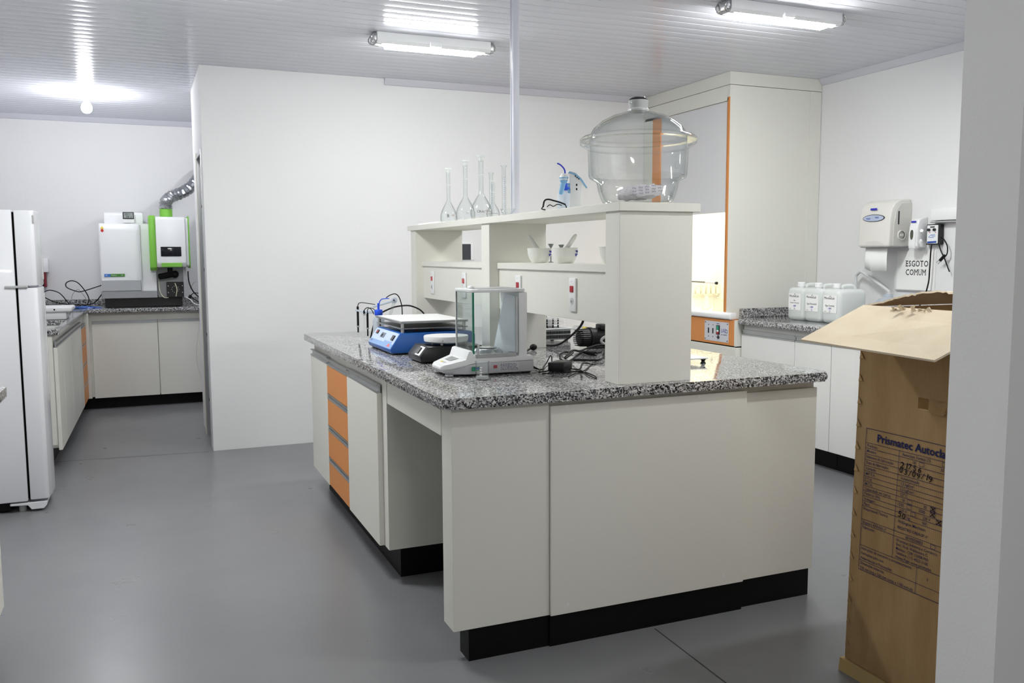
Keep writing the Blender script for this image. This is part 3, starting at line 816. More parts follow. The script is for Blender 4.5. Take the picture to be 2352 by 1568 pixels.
# cables and tubes beside the instrument
def cable(name, label, pts, r, m=RUBBER, group=None, cat='cable', sm=8, n=8):
    return tag(MB().tube(pts, r, n, sm).build(name, m), label, cat, group)
zc = .9056
cable('power_cable', 'black cable looping up left of the spectrometer', [(-.345, 8.75, 1.10), (-.50, 8.74, 1.05), (-.55, 8.74, 1.05), (-.625, 8.74, 1.085), (-.63, 8.74, 1.125), (-.585, 8.74, 1.145), (-.53, 8.74, 1.12), (-.47, 8.74, 1.03), (-.455, 8.74, .96), (-.50, 8.74, .915), (-.62, 8.74, zc), (-.75, 8.74, zc)], .0045)
cable('power_cable', 'black cable arching from the wall unit to the blue bag', [(-.83, 9.0, 1.14), (-.84, 8.95, 1.03), (-.82, 8.85, 1.045), (-.76, 8.72, 1.065), (-.68, 8.64, 1.04), (-.62, 8.58, .97), (-.58, 8.56, .9065)], .0045)
cable('power_cable', 'black cable sagging along the backsplash behind the white tub', [(-.86, 8.9, 1.02), (-.76, 8.78, .97), (-.68, 8.72, .945), (-.55, 8.70, .93), (-.42, 8.70, .94), (-.345, 8.69, 1.02)], .005)
t = tag(MB().tube([(-.60, 8.90, zc), (-.6, 8.9, 1.0), (-.55, 8.9, 1.06), (-.50, 8.89, 1.0), (-.46, 8.88, .93), (-.40, 8.86, zc), (-.33, 8.84, zc)], .003, 6, 6).build('clear_tube', mat('grey_tube', '#9aa0a2', .3)), 'thin grey tube looping behind the black cable by the spectrometer', 'tube')
random.seed(8)
V = MB()
b = bmesh.new(); bmesh.ops.create_icosphere(b, subdivisions=3, radius=1)
for v in b.verts:
    q = v.co; f = 1+.18*math.sin(q.x*9+q.y*5)+.12*math.sin(q.y*13+q.x*4)
    z = max(0, q.z*.022*f)
    v.co = Vector((-.52+q.x*.15*f, 8.655+q.y*.035*f, .9012+z*.8))
tag(MB().bm(b).build('plastic_bag', mat('blue_film', '#2354a8', .35)), 'crumpled blue plastic bag lying under the cables on the far counter', 'bag')
group = 'thin hoses right of the spectrometer'
G = [([(.39, 8.64, 1.22), (.395, 8.62, 1.12), (.43, 8.6, 1.03), (.50, 8.58, .96), (.56, 8.60, .93)], .006, RUBBER, 'thick black hose falling right of the spectrometer', 'hose'),
     ([(.40, 8.7, 1.05), (.45, 8.66, 1.12), (.52, 8.66, 1.10), (.56, 8.68, 1.03), (.60, 8.7, .92)], .003, LGREY, 'thin grey hose looping right of the spectrometer', 'hose'),
     ([(.36, 8.58, .985), (.40, 8.555, .96), (.43, 8.54, .925), (.50, 8.52, zc+.001), (.62, 8.55, zc)], .004, WHITEPL, 'white hose lying on granite right of the spectrometer', 'hose'),
     ([(.62, 8.6, 1.0), (.52, 8.5, .975), (.475, 8.450, .95), (.468, 8.438, .905), (.472, 8.438, .84), (.475, 8.440, .80)], .004, mat('cream_hose', '#cfc48e', .4), 'cream hose hanging over the counter edge by the doorway', 'hose'),
     ([(.41, 8.66, .985), (.45, 8.62, .95), (.52, 8.6, .91), (.60, 8.62, zc)], .004, RUBBER, 'black hose lying lowest right of the spectrometer', 'hose')]
for pts, r, mm, lab, cat in G: cable('hose', lab, pts, r, mm, None, cat, 6, 6)
t = cable('thin_wire', 'thin white wire trailing down the doors beside the doorway', [(.47, 8.44, .89), (.455, 8.443, .70), (.43, 8.50, .50), (.435, 8.504, .36), (.47, 8.5, .2)], .0015, LGREY, None, 'wire', 6, 5)
t = thing('power_plug', 'black power plug standing right of the spectrometer base', 'plug', (.42, 8.62, .95))
MB().tube([(.385, 8.6, .965), (.405, 8.6, 1.0)], .013, 8, 0).build('body', RUBBER, t)
MB().tube([(.405, 8.6, 1.0), (.44, 8.62, 1.02), (.5, 8.64, 1.01)], .004, 6, 4).build('cord', RUBBER, t)

# water unit on the far wall
DX = -.045
t = thing('wall_pump', 'white wall unit with a blue lower half above the far counter', 'pump', (-.82, YB, 1.1))
MB().box(-.90+DX, -.742+DX, 8.985, YB-.001, 1.22, 1.345, .006, 2).build('case', WHITEPL, t)
m = MB()
for z in (1.318, 1.284, 1.262): m.box(-.885+DX, -.795+DX, 8.982, 8.986, z, z+.014)
m.build('label', TEAL, t)
MB().box(-.89+DX, -.79+DX, 8.99, YB-.001, 1.085, 1.218, .01, 2).build('pump_body', NAVY, t)
m = MB(); m.lathe([(.018, -.004), (.03, -.004), (.03, .003), (.018, .003)], (-.815+DX, 8.987, 1.125), 20, axis='y'); m.build('ring', WHITEPL, t)
MB().box(-.785+DX, -.765+DX, 8.995, YB-.001, 1.085, 1.218, .003, 1).build('side_strip', mat('dark_red', '#7c1526', .4), t)
MB().box(-.88+DX, -.80+DX, 9.0, YB-.001, 1.04, 1.08, .004, 1).build('bracket', WHITEPL, t)
MB().tube([(-.84+DX, 9.03, 1.04), (-.845+DX, 9.0, 1.0), (-.85+DX, 8.95, .97)], .007, 8, 4).build('hose', RUBBER, t)
# tub in the sink
t = thing('plastic_tub', 'white plastic tub with thick rim by the sink behind the refrigerator', 'tub', (-.72, 7.33, .9))
m = MB(); m.box(-.93, -.526, 7.16, 7.46, .9008, .96, .008, 2); m.build('body', WHITEPL, t)
MB().box(-.95, -.486, 7.13, 7.49, .958, .992, .012, 3).build('rim', WHITEPL, t)
MB().cyl((-.60, 7.127, .976), .006, .004, 10, 'y').build('hole', GAP, t)
# ------------------------------------------------------------------ cardboard box by the right-hand wall end
t = thing('cardboard_box', 'tall brown cardboard box with open flaps and printed table', 'box', (2.33, 1.83, 0))
def bx(z, d=0.): return 2.061+.024*z/1.187+d          # the near face leans in a little
def bulge(y, z): return .006*math.sin(z*4.1+1)*math.cos((y-1.83)*5.5)
BY0, BY1, BX1, BH = 1.575, 2.10, 2.60, 1.187
def sheet(y0, y1, z0, z1, ny, nz, holes=()):
    """the printed side, facing -x, 6 mm thick, softly bulging"""
    V = []; F = []
    for d in (0, .006):
        for i in range(nz+1):
            for k in range(ny+1):
                y = y0+(y1-y0)*k/ny; z = z0+(z1-z0)*i/nz
                V.append((bx(z, d)-bulge(y, z)*(1 if abs(y-BY1) > .001 else .6), y, z))
    n = (ny+1)*(nz+1); q = lambda i, k, s: s*n+i*(ny+1)+k
    for i in range(nz):
        for k in range(ny):
            F.append((q(i, k, 0), q(i+1, k, 0), q(i+1, k+1, 0), q(i, k+1, 0)))
            F.append((q(i, k, 1), q(i, k+1, 1), q(i+1, k+1, 1), q(i+1, k, 1)))
    for i in range(nz):
        for k in (0, ny): F.append((q(i, k, 0), q(i+1, k, 0), q(i+1, k, 1), q(i, k, 1)))
    for k in range(ny):
        for i in (0, nz): F.append((q(i, k, 0), q(i, k+1, 0), q(i, k+1, 1), q(i, k, 1)))
    return V, F
m = MB()
HZ0, HZ1, HY0, HY1 = .902, .936, 1.775, 1.872
for a in ((BY0, BY1, .045, HZ0, 10, 14), (BY0, BY1, HZ1, BH, 10, 6), (BY0, HY0, HZ0, HZ1, 4, 1), (HY1, BY1, HZ0, HZ1, 4, 1)):
    V, F = sheet(*a); m.add(V, F)
m.box(2.09, BX1, BY1-.006, BY1, .045, BH); m.box(2.09, BX1, BY0, BY0+.006, .045, BH); m.box(BX1-.006, BX1, BY0, BY1, .045, BH)
m.box(2.075, BX1, BY0, BY1, .03, .045)
body = m.build('body', CARD, t, sharp=25)
m = MB(); m.hexa([(2.048, BY0-.01, 0), (BX1+.01, BY0-.01, 0), (BX1+.01, BY1+.012, 0), (2.048, BY1+.012, 0), (2.052, BY0-.01, .042), (BX1+.01, BY0-.01, .042), (BX1+.01, BY1+.012, .042), (2.052, BY1+.012, .042)])
m.build('base_tray', mat('tray_card', '#b59a68', .8), t)
m = MB(); m.add([(2.078, HY0, HZ0-.006), (2.090, HY0, HZ1), (2.095, HY1-.03, HZ1), (2.085, HY1-.035, HZ0-.004)], [(0, 1, 2, 3)])
m.build('torn_flap', CARD, t)
# crimped stitching down the far corner
for i in range(15):
    z = .09+i*.072
    x = bx(z); y = BY1
    MB().add([(x-.001, y+.001, z), (x-.0045, y-.020, z+.003), (x-.001, y-.004, z+.024), (x+.006, y+.0025, z+.014), (x+.001, y-.008, z+.010)],
             [(0, 1, 4), (1, 2, 4), (2, 3, 4), (3, 0, 4), (0, 3, 2, 1)]).build('corner_crimp', CARD, t)
# flaps
def plate(pts, th, n=None):
    P = [Vector(p) for p in pts]
    nn = (P[1]-P[0]).cross(P[2]-P[0]).normalized()*th
    k = len(P)
    return MB().add(P+[q+nn for q in P], [tuple(range(k-1, -1, -1)), tuple(range(k, 2*k))]+[(i, (i+1) % k, k+(i+1) % k, k+i) for i in range(k)])
random.seed(3)
def ragged(a, b, n, amp):
    a, b = Vector(a), Vector(b); out = []
    for i in range(n+1):
        p = a.lerp(b, i/n)
        if 0 < i < n: p += Vector((random.uniform(-amp, amp), random.uniform(-amp, amp)*.5, random.uniform(-amp, amp)))
        out.append(p)
    return out
plate([(2.090, 2.100, 1.190), (1.842, 2.098, 1.092), (1.866, 1.628, 1.078), (2.090, 1.575, 1.190)], .006).build('side_flap', CARDIN, t)
edge = ragged((2.13, 2.082, 1.199), (2.25, 2.02, 1.232), 16, .003)+ragged((2.27, 2.018, 1.231), (2.60, 2.02, 1.228), 26, .004)
plate([(2.596, 2.099, 1.189), (2.092, 2.099, 1.190)]+edge, .006).build('far_flap', CARDIN, t)
plate([(2.602, 1.58, 1.187), (2.602, 2.09, 1.187), (2.72, 2.08, 1.0), (2.72, 1.6, 1.0)], .006).build('outer_flap', CARD, t)
for k in range(16):
    y = 1.955-random.random()*.14; x = 2.085-random.random()*.012-(.02 if k < 5 else 0)
    a = Vector((x, y, 1.188+random.random()*.004)); d = Vector((random.uniform(-.02, .01), random.uniform(-.02, .02), random.uniform(.002, .018)))
    plate([a, a+d, a+d+Vector((.006, .012, -.003)), a+Vector((.004, .014, -.002))], .0015).build('torn_shred', CARDIN, t)
# printed table: u = distance along the side from the far corner, w = height
def face(u, w): return (bx(w)-bulge(BY1-u, w)-.0016, BY1-u, w)
class Print:
    def __init__(s): s.m = MB()
    def line(s, u0, w0, u1, w1, th=.0016, n=8):
        for i in range(n):
            a = face(u0+(u1-u0)*i/n, w0+(w1-w0)*i/n); b = face(u0+(u1-u0)*(i+1)/n, w0+(w1-w0)*(i+1)/n)
            s.m.line(a, b, th, NX, .0006)
    def text(s, txt, u, w, size, sx=1., shear=0., bold=.004):
        V, F = glyphs(txt, bold)
        if V: s.m.add([Vector(face(u+v[0]*size*sx+shear*v[1]*size, w+v[1]*size))+Vector((-.0006, 0, 0)) for v in V], F)
    def sq(s, u, w, a):
        for (p, q, r_, v) in ((0, 0, 1.5, 0), (1.5, 0, 1.5, 1), (1.5, 1, 0, 1), (0, 1, 0, 0)): s.line(u+p*a, w+q*a, u+r_*a, w+v*a, .0011, 1)
P = Print(); Z = lambda py: .811-(py-982)*.001418
U0, UD, U1 = .042, .172, .50
P.line(U0, Z(982), U1, Z(982)); P.line(U0, Z(1302), U1, Z(1302)); P.line(U0, Z(982), U0, Z(1302)); P.line(U1, Z(982), U1, Z(1302))
rows = [1014, 1026, 1039, 1052, 1065, 1077, 1089, 1100, 1111, 1122, 1134, 1145, 1156, 1187, 1198, 1246, 1280]
for r in rows: P.line(U0, Z(r), U1, Z(r), .0013)
P.line(UD, Z(1014), UD, Z(1246), .0013); P.line(.265, Z(1246), .265, Z(1302), .0013)
P.text('Prismatec Autoclaves', .085, Z(1007), .034, 1.0, bold=.022)
left = [(1014, 'Produto:'), (1026, 'Modelo:'), (1039, 'Número de fabricação:'), (1052, 'Data de fabricação:'), (1065, 'Validade:'), (1077, 'M.P.T.A'), (1089, 'P.T.H.'), (1100, 'M.T.A.'),
        (1111, 'Capacidade em Litros:'), (1122, 'Potência (W):'), (1134, 'Voltagem:'), (1145, 'Peso:'), (1156, 'Responsável Técnico'), (1187, 'Registro ANVISA nº'), (1198, 'Fabricante:'),
        (1246, 'Instruções de manuseio e armazenamento:'), (1257, 'Instruções para uso:'), (1268, 'Advertências e Precauções:'), (1280, 'Dimensões externas:'), (1291, '535 mm larg x 520 mm comp x 1185 mm alt')]
for r, s_ in left: P.text(s_, U0+.006, Z(r)-.0125, .0125, .92)
right = [(1014, 'Autoclave Vertical CS', .012), (1026, '18', .05), (1026, '30', .15), (1065, 'Indeterminado', .012), (1077, '1,5 kgf/cm²', .012), (1089, '3,0 kgf/cm²', .012), (1100, '127ºC', .012), (1111, '18', .02), (1111, '30', .10),
         (1122, '1500', .006), (1122, '2000', .085), (1134, '127 V', .015), (1134, '220 V', .10), (1145, 'kg', .045), (1145, 'N.F.', .10), (1158, 'Wellington Marchesin', .012), (1171, 'REGISTRO CREA/SP nº', .012), (1187, '80105530003', .045),
         (1199, 'Prismatec Indústria e Comércio', .012), (1208, 'End.: Rod. Waldomiro C', .012), (1217, 'Melissa - CEP: 13308-900', .012), (1226, 'Telefone: (11) 4023-3100', .012), (1235, 'Home Page: www.prismatec', .012), (1258, 'V', .13)]
for r, s_, du in right: P.text(s_, UD+du, Z(r)-.0125, .0125, .92)
for r, du in ((1014, .155), (1026, .075), (1026, .175), (1111, .042), (1111, .125), (1122, .042), (1122, .125), (1134, .058), (1134, .148), (1187, .135)): P.sq(UD+du, Z(r)-.0135, .011)
P.m.keep = True
P.m.build('printed_table', INK, t)
Q = Print()
random.seed(21)
for word, u_, w_, sz in (('21756', UD+.006, Z(1049), .026), ('03/09/19', UD+.004, Z(1062), .026), ('50', UD+.010, Z(1156), .024)):
    for ch in word:                                   # felt-tip figures, each with its own lean and height
        dz_ = random.uniform(-.002, .003); Q.text(ch, u_, w_+dz_, sz*random.uniform(.9, 1.12), random.uniform(.95, 1.15), random.uniform(-.05, .3), .006); u_ += sz*.62*(.8 if ch in '1/' else 1.05)
for r, du in ((1026, .175), (1111, .125), (1122, .125), (1134, .148)):
    Q.line(UD+du, Z(r)-.015, UD+du+.017, Z(r)-.001, .0022, 1); Q.line(UD+du, Z(r)-.001, UD+du+.017, Z(r)-.015, .0022, 1)
Q.m.keep = True
Q.m.build('handwriting', PEN, t)

# ------------------------------------------------------------------ things on the right-hand wall and counter
def jerrycan(y0, y1, x0, x1, label, lines, fill):
    t = thing('jerrycan', label, 'jerrycan', ((x0+x1)/2, (y0+y1)/2, .9), 'water jerrycans')
    z0, z1 = .9012, 1.125
    b = bmesh.new(); bmesh.ops.create_cube(b, size=1)
    for v in b.verts: v.co = Vector(((x0+x1)/2+v.co.x*(x1-x0), (y0+y1)/2+v.co.y*(y1-y0), (z0+z1)/2+v.co.z*(z1-z0)))
    bmesh.ops.bevel(b, geom=b.edges[:], offset=.032, segments=4, affect='EDGES', profile=.5)
    MB().bm(b).build('body', JUG, t)
    e = .004
    b = bmesh.new(); bmesh.ops.create_cube(b, size=1); zt = fill
    for v in b.verts: v.co = Vector(((x0+x1)/2+v.co.x*(x1-x0-2*e), (y0+y1)/2+v.co.y*(y1-y0-2*e), (z0+e+zt)/2+v.co.z*(zt-z0-e)))
    es = [q for q in b.edges if not (q.verts[0].co.z > zt-.001 and q.verts[1].co.z > zt-.001)]
    bmesh.ops.bevel(b, geom=es, offset=.03, segments=3, affect='EDGES', profile=.5)
    MB().bm(b).build('water', WATER, t)
    yc = (y0+y1)/2
    MB().lathe([(0, 1.12), (.021, 1.12), (.021, 1.132), (.026, 1.133), (.026, 1.158), (.022, 1.162), (0, 1.162)], (x0+.055, yc, 0), 20).build('cap', WHITEPL, t)
    MB().tube([(x0+.09, yc, 1.118), (x0+.10, yc, 1.138), (x0+.125, yc, 1.145), (x1-.06, yc, 1.145), (x1-.035, yc, 1.133), (x1-.032, yc, 1.115)], .0115, 10, 5).build('handle', JUG, t)
    lb = MB().box(x0-.0016, x0-.0002, yc-.060, yc+.060, .972, 1.085).build('label', PAPER, t)
    X = x0-.0018
    m = MB(); m.text('MondialLab', (X, yc+.052, 1.060), UXL, UYL, .022, sx=.92)
    m.prism([(yc-.008, 1.079), (yc+.004, 1.078), (yc-.002, 1.084)], 'x', X-.0004, X)
    for s_, w, sz, al in lines: m.text(s_, (X, yc if al else yc+.052, w), UXL, UYL, sz, align='CENTER' if al else 'LEFT', sx=.9)
    m.keep = True; m.build('lettering', PEN, lb)
    m = MB(); m.text('_ 818' if 'Água' not in lines[0][0] else '- 888', (X, yc+.02, .995), UXL, UYL, .016, sx=1., shear=.2); m.text('2L', (X, yc+.006, .977), UXL, UYL, .015, shear=.15)
    m.keep = True; m.build('handwriting', PENB, lb)
    return t
W_ = .165
jerrycan(4.694, 4.694+W_, 4.130, 4.362, 'farthest of the three labelled water jerrycans, beside the fume hood', [('Água', 1.035, .011, 1), ('Destilada e Deionizada', 1.018, .0105, 1), ('Validade:', .978, .007, 0)], 1.105)
jerrycan(4.524, 4.524+W_, 4.128, 4.362, 'middle one of the three labelled water jerrycans', [('Água Deionizada', 1.017, .0155, 1), ('Validade:', .978, .007, 0)], 1.10)
jerrycan(4.354, 4.354+W_, 4.126, 4.362, 'nearest of the three labelled water jerrycans, behind the box flap', [('Água Destilada', 1.013, .0155, 1), ('Validade:', .978, .007, 0)], 1.068)

# paper towel dispenser
t = thing('paper_towel_dispenser', 'large off-white paper towel dispenser on the right wall', 'dispenser', (4.62, 4.5, 1.4))
YT0, YT1 = 4.334, 4.600
prof = [(XR-.001, 1.40), (4.512, 1.40), (4.506, 1.41), (4.512, 1.58), (4.525, 1.645), (4.555, 1.69), (4.60, 1.71), (XR-.001, 1.712)]
MB().prism(prof, 'y', YT0, YT1, .010, 3).build('cover', OFFWH, t)
MB().prism([(XR-.001, 1.404), (4.536, 1.404), (4.540, 1.55), (4.560, 1.64), (4.60, 1.685), (XR-.001, 1.69)], 'y', YT0-.006, YT0, .003, 1).build('side_panel', mat('warm_grey_plastic', '#d3d1cc', .35), t)
V = []; n = 32
def disc(yc, zc_, ry, rz, x, n=32): return [(x, yc+ry*math.cos(2*math.pi*i/n), zc_+rz*math.sin(2*math.pi*i/n)) for i in range(n)]
def oval(m, yc, zc_, ry, rz, x0, x1, n=32):
    V = disc(yc, zc_, ry, rz, x0, n)+disc(yc, zc_, ry, rz, x1, n)
    m.add(V, [tuple(range(n)), tuple(range(2*n-1, n-1, -1))]+[(i, (i+1) % n, n+(i+1) % n, n+i) for i in range(n)]); return m
lb = oval(MB(), 4.473, 1.590, .093, .024, 4.5085, 4.5145).build('oval_badge_rim', BLKPL, t)
oval(MB(), 4.473, 1.590, .088, .0205, 4.507, 4.509).build('oval_badge', mat('badge_blue', '#b4bfd6', .4), t)
m = MB()
for (a, z_, w) in ((4.536, 1.590, .04), (4.53, 1.584, .03), (4.46, 1.596, .035), (4.455, 1.590, .028)): m.line((4.5068, a, z_), (4.5068, a-w, z_), .004, NX)
m.keep = True; m.build('small_print', mat('badge_ink', '#5a6cae', .5), t)
MB().box(4.512, 4.517, 4.450, 4.507, 1.643, 1.656, .002, 1, T=None).build('brand_tag', mat('tag_blue', '#2326b4', .4), t)
MB().box(4.575, 4.585, YT0-.0085, YT0-.005, 1.545, 1.632, .004, 2).build('level_window', DARKGL, t)
m = MB(); m.lathe([(.026, -.006), (.031, -.008), (.034, -.004), (.034, 0), (.026, 0)], (4.607, YT0-.006, 1.475), 28, axis='y'); m.build('knob_ring', OFFWH, t)
MB().box(4.588, 4.626, YT0-.013, YT0-.006, 1.466, 1.484, .005, 2).build('knob', OFFWH, t)
m = MB(); V = [(4.5055, 4.463+.088*math.cos(math.pi*i/16), 1.4085+.030*math.sin(math.pi*i/16)) for i in range(17)]
V2 = [(4.508, y, z) for _, y, z in V]
m.add(V+V2, [tuple(range(17)), tuple(range(33, 16, -1))]+[(i, i+1, 18+i, 17+i) for i in range(16)]).build('tear_opening', mat('warm_grey_plastic', '#d3d1cc', .35), t)
MB().box(4.52, XR-.001, YT0+.01, YT1-.01, 1.395, 1.401).build('tear_bar', GREYPL, t)
# sheet hanging from it
V = []; F = []
N = 36
for i in range(N+1):
    y = 4.385+.19*i/N; zb = 1.236+.006*(i % 2) if i < 26 else 1.236+(i-26)*.0016
    V += [(4.552+.002*math.sin(i*.15), y, 1.394), (4.548+.004*math.sin(i*.17), y, 1.31), (4.552+.004*math.sin(i*.2), y, zb)]
for i in range(N): F += [(3*i, 3*i+1, 3*i+4, 3*i+3), (3*i+1, 3*i+2, 3*i+5, 3*i+4)]
m = MB().add(V, F); m.keep = True
ps = m.build('paper_sheet', PAPER, t); sm_ = ps.modifiers.new('thick', 'SOLIDIFY'); sm_.thickness = .0006

# soap dispenser
t = thing('soap_dispenser', 'small white soap dispenser right of the paper towel dispenser', 'dispenser', (4.65, 4.27, 1.39))
MB().prism([(XR-.001, 1.392), (4.615, 1.388), (4.602, 1.40), (4.606, 1.52), (4.618, 1.568), (4.64, 1.58), (XR-.001, 1.592)], 'y', 4.196, 4.266, .008, 3).build('cover', WHITEPL, t)
MB().prism([(4.640, 1.386), (4.598, 1.386), (4.594, 1.41), (4.596, 1.49), (4.606, 1.52), (4.62, 1.52)], 'y', 4.204, 4.258, .006, 2).build('push_lever', WHITEPL, t)
oval(MB(), 4.231, 1.475, .012, .032, 4.5935, 4.5975, 20).build('sight_window', mat('soap_window', '#4a5040', .2), t)
MB().box(4.606, 4.611, 4.214, 4.25, 1.553, 1.564, .001, 1).build('brand_tag', MAT['tag_blue'], t)

# sign ESGOTO COMUM
t = thing('paper_sign', 'white paper sign reading ESGOTO COMUM on the right wall', 'sign', (XR, 4.27, 1.2))
MB().box(XR-.004, XR-.001, 4.12, 4.43, 1.115, 1.372).build('sheet', PAPER, t)
MB().box(XR-.014, XR-.001, 4.12, 4.43, 1.108, 1.114).build('edge_shadow', GREYPL, t)  # grey strip drawn in for the shadow along the sheet's bottom
def serif(m, word, y, z, h, wscale=.62):
    """narrow roman capitals"""
    x = 0; X = XR-.0046
    for ch in word:
        V, F = glyphs(ch, 0. if ch in 'MU' else .008); wv = max(v[0] for v in V)
        m.text(ch, (X, y-x, z), UXL, UYL, h/.7, sx=wscale, bold=0. if ch in 'MU' else .008)
        wd = wv*h/.7*wscale; b = h*.055
        def bar(u0, u1, w): m.box(X-.0006, X-.0002, y-x-u1, y-x-u0, z+w, z+w+b)
        if ch in 'ET': pass
        if ch == 'E': bar(-.004, wd*.35, 0); bar(-.004, wd*.35, h-b); 
        if ch == 'T': bar(wd*.25, wd*.75, 0)
        if ch == 'M': bar(-.004, .008, 0); bar(wd-.008, wd+.004, 0); bar(-.004, .006, h-b); bar(wd-.006, wd+.004, h-b)
        if ch == 'U': bar(-.004, .008, h-b); bar(wd-.008, wd+.004, h-b)
        x += wd+.0035
    return x
m = MB()
serif(m, 'ESGOTO', 4.357, 1.270, .038, .80); serif(m, 'COMUM', 4.355, 1.213, .038, .775)
m.keep = True; m.build('lettering', PEN, t)

# controller, box and cables
t = thing('wall_controller', 'black-cased controller with white face and two knobs on the right wall', 'controller', (4.66, 4.1, 1.4))
MB().box(4.655, XR-.001, 4.0670, 4.1720, 1.41, 1.54, .004, 1).build('case', BLKPL, t)
fp = MB().box(4.6515, 4.656, 4.0790, 4.1640, 1.417, 1.534, .003, 1).build('face_plate', WHITEPL, t)
for y in (4.1450, 4.1020): MB().cyl((4.640, y, 1.505), .009, .012, 14, 'x').build('knob', BLKPL, fp)
m = MB(); m.line((4.6513, 4.1390, 1.522), (4.6513, 4.1040, 1.522), .007, NX); m.keep = True; m.build('small_print', PEN, fp)
m = MB()
for a, b_, c_, d_ in ((4.1490, 1.458, 4.1320, 1.472), (4.1320, 1.472, 4.0970, 1.474), (4.1450, 1.456, 4.1070, 1.456), (4.1270, 1.466, 4.0970, 1.464)): m.line((4.6513, a, b_), (4.6513, c_, d_), .004, NX)
m.keep = True; m.build('logo', mat('pale_blue_ink', '#6f8fc8', .5), fp)
m = MB(); m.line((4.6513, 4.1570, 1.425), (4.6513, 4.0870, 1.428), .012, NX); m.build('blue_band', mat('band_blue', '#2a4f9e', .5), fp)
for y in (4.1390, 4.0950): MB().cyl((4.650, y, 1.487), .003, .003, 8, 'x').build('indicator', REDD, fp)
t = thing('pipe_fitting', 'white plastic pipe fittings below the soap dispenser', 'pipe', (4.66, 4.22, 1.4))
m = MB(); m.tube([(4.630, 4.181, 1.402), (4.618, 4.178, 1.430), (4.622, 4.170, 1.438)], .012, 10, 4)
m.build('elbow', WHITEPL, t)
MB().tube([(4.630, 4.181, 1.492), (4.615, 4.172, 1.50)], .011, 10, 0).build('stub', WHITEPL, t)
t = thing('junction_box', 'white wall box above the black controller, cut by the wall end', 'box', (4.66, 4.0170, 1.57))
MB().box(4.64, XR-.001, 3.90, 4.1320, 1.562, 1.64, .006, 2).build('cover', WHITEPL, t)
MB().box(4.645, XR-.001, 3.905, 4.1370, 1.548, 1.558, .002, 1).build('base', GREYPL, t)
cable('power_cable', 'straight black cable hanging from the controller to the box', [(4.66, 4.1300, 1.412), (4.655, 4.1300, 1.36), (4.655, 4.1330, 1.25), (4.655, 4.1390, 1.16), (4.65, 4.1720, 1.05), (4.64, 4.22, .98)], .0045, RUBBER, None, 'cable')
t = thing('coiled_cord', 'black cord with two-pin plug looped beside the controller', 'cord', (4.67, 4.0370, 1.4))
MB().tube([(4.665, 4.0790, 1.41), (4.66, 4.0570, 1.37), (4.66, 4.0270, 1.32), (4.66, 4.0020, 1.27), (4.66, 3.9870, 1.24)], .004, 6, 5).build('cord', RUBBER, t)
MB().tube([(4.665, 4.0690, 1.455), (4.655, 4.0370, 1.445), (4.655, 4.0070, 1.40), (4.655, 4.0070, 1.35), (4.655, 4.0320, 1.33)], .004, 6, 5).build('loop', RUBBER, t)
pg = MB().tube([(4.65, 4.0170, 1.342), (4.65, 4.0520, 1.31)], .010, 8, 0).build('plug', RUBBER, t)
for dy in (-.005, .005): MB().tube([(4.65, 4.0510+dy, 1.311+dy), (4.65, 4.0720+dy, 1.292+dy)], .002, 6, 0).build('pin', STEEL, pg)
t = thing('swivel_faucet', 'white swan-neck faucet pipe behind the jerrycans', 'faucet', (4.63, 4.74, .9))
MB().tube([(4.63, 4.735, .9015), (4.63, 4.735, 1.17), (4.63, 4.73, 1.205), (4.63, 4.70, 1.228), (4.63, 4.665, 1.222), (4.63, 4.46, 1.115), (4.63, 4.435, 1.09), (4.63, 4.43, 1.04)], .011, 10, 6).build('spout', mat('pipe_grey', '#d8dadb', .3), t)
MB().cyl((4.63, 4.735, .901), .022, .03, 16).build('base', WHITEPL, t)
t = thing('plastic_jug', 'white jug with blue marks standing behind the jerrycans', 'jug', (4.56, 4.36, .9))
MB().lathe([(0, 0), (.075, 0), (.08, .01), (.08, .13), (.06, .155), (.03, .165), (.03, .185), (0, .185)], (4.56, 4.37, .9012), 24).build('body', BOTTLE, t)
for y, z in ((4.395, 1.0), (4.35, 1.0)): MB().box(4.483, 4.4855, y-.003, y+.003, z, z+.03).build('blue_mark', PENB, t)
# ------------------------------------------------------------------ on the island worktop
def loftx(st, bev=0.):
    """stations along x: (x, y0, y1, z0, z1)"""
    V = []; F = []
    for x, a, b, c, d in st: V += [(x, a, c), (x, b, c), (x, b, d), (x, a, d)]
    n = len(st)
    for i in range(n-1):
        for k in range(4): F.append((4*i+k, 4*i+(k+1) % 4, 4*i+4+(k+1) % 4, 4*i+4+k))
    F.append((0, 1, 2, 3)); F.append(tuple(4*(n-1)+k for k in (3, 2, 1, 0)))
    b_ = bmesh.new(); vv = [b_.verts.new(v) for v in V]
    for f in F: b_.faces.new([vv[i] for i in f])
    bmesh.ops.recalc_face_normals(b_, faces=b_.faces[:])
    if bev: bmesh.ops.bevel(b_, geom=[e for e in b_.edges if e.calc_face_angle(0) > .5], offset=bev, segments=2, affect='EDGES', profile=.5)
    return MB().bm(b_)
Z0 = .9006
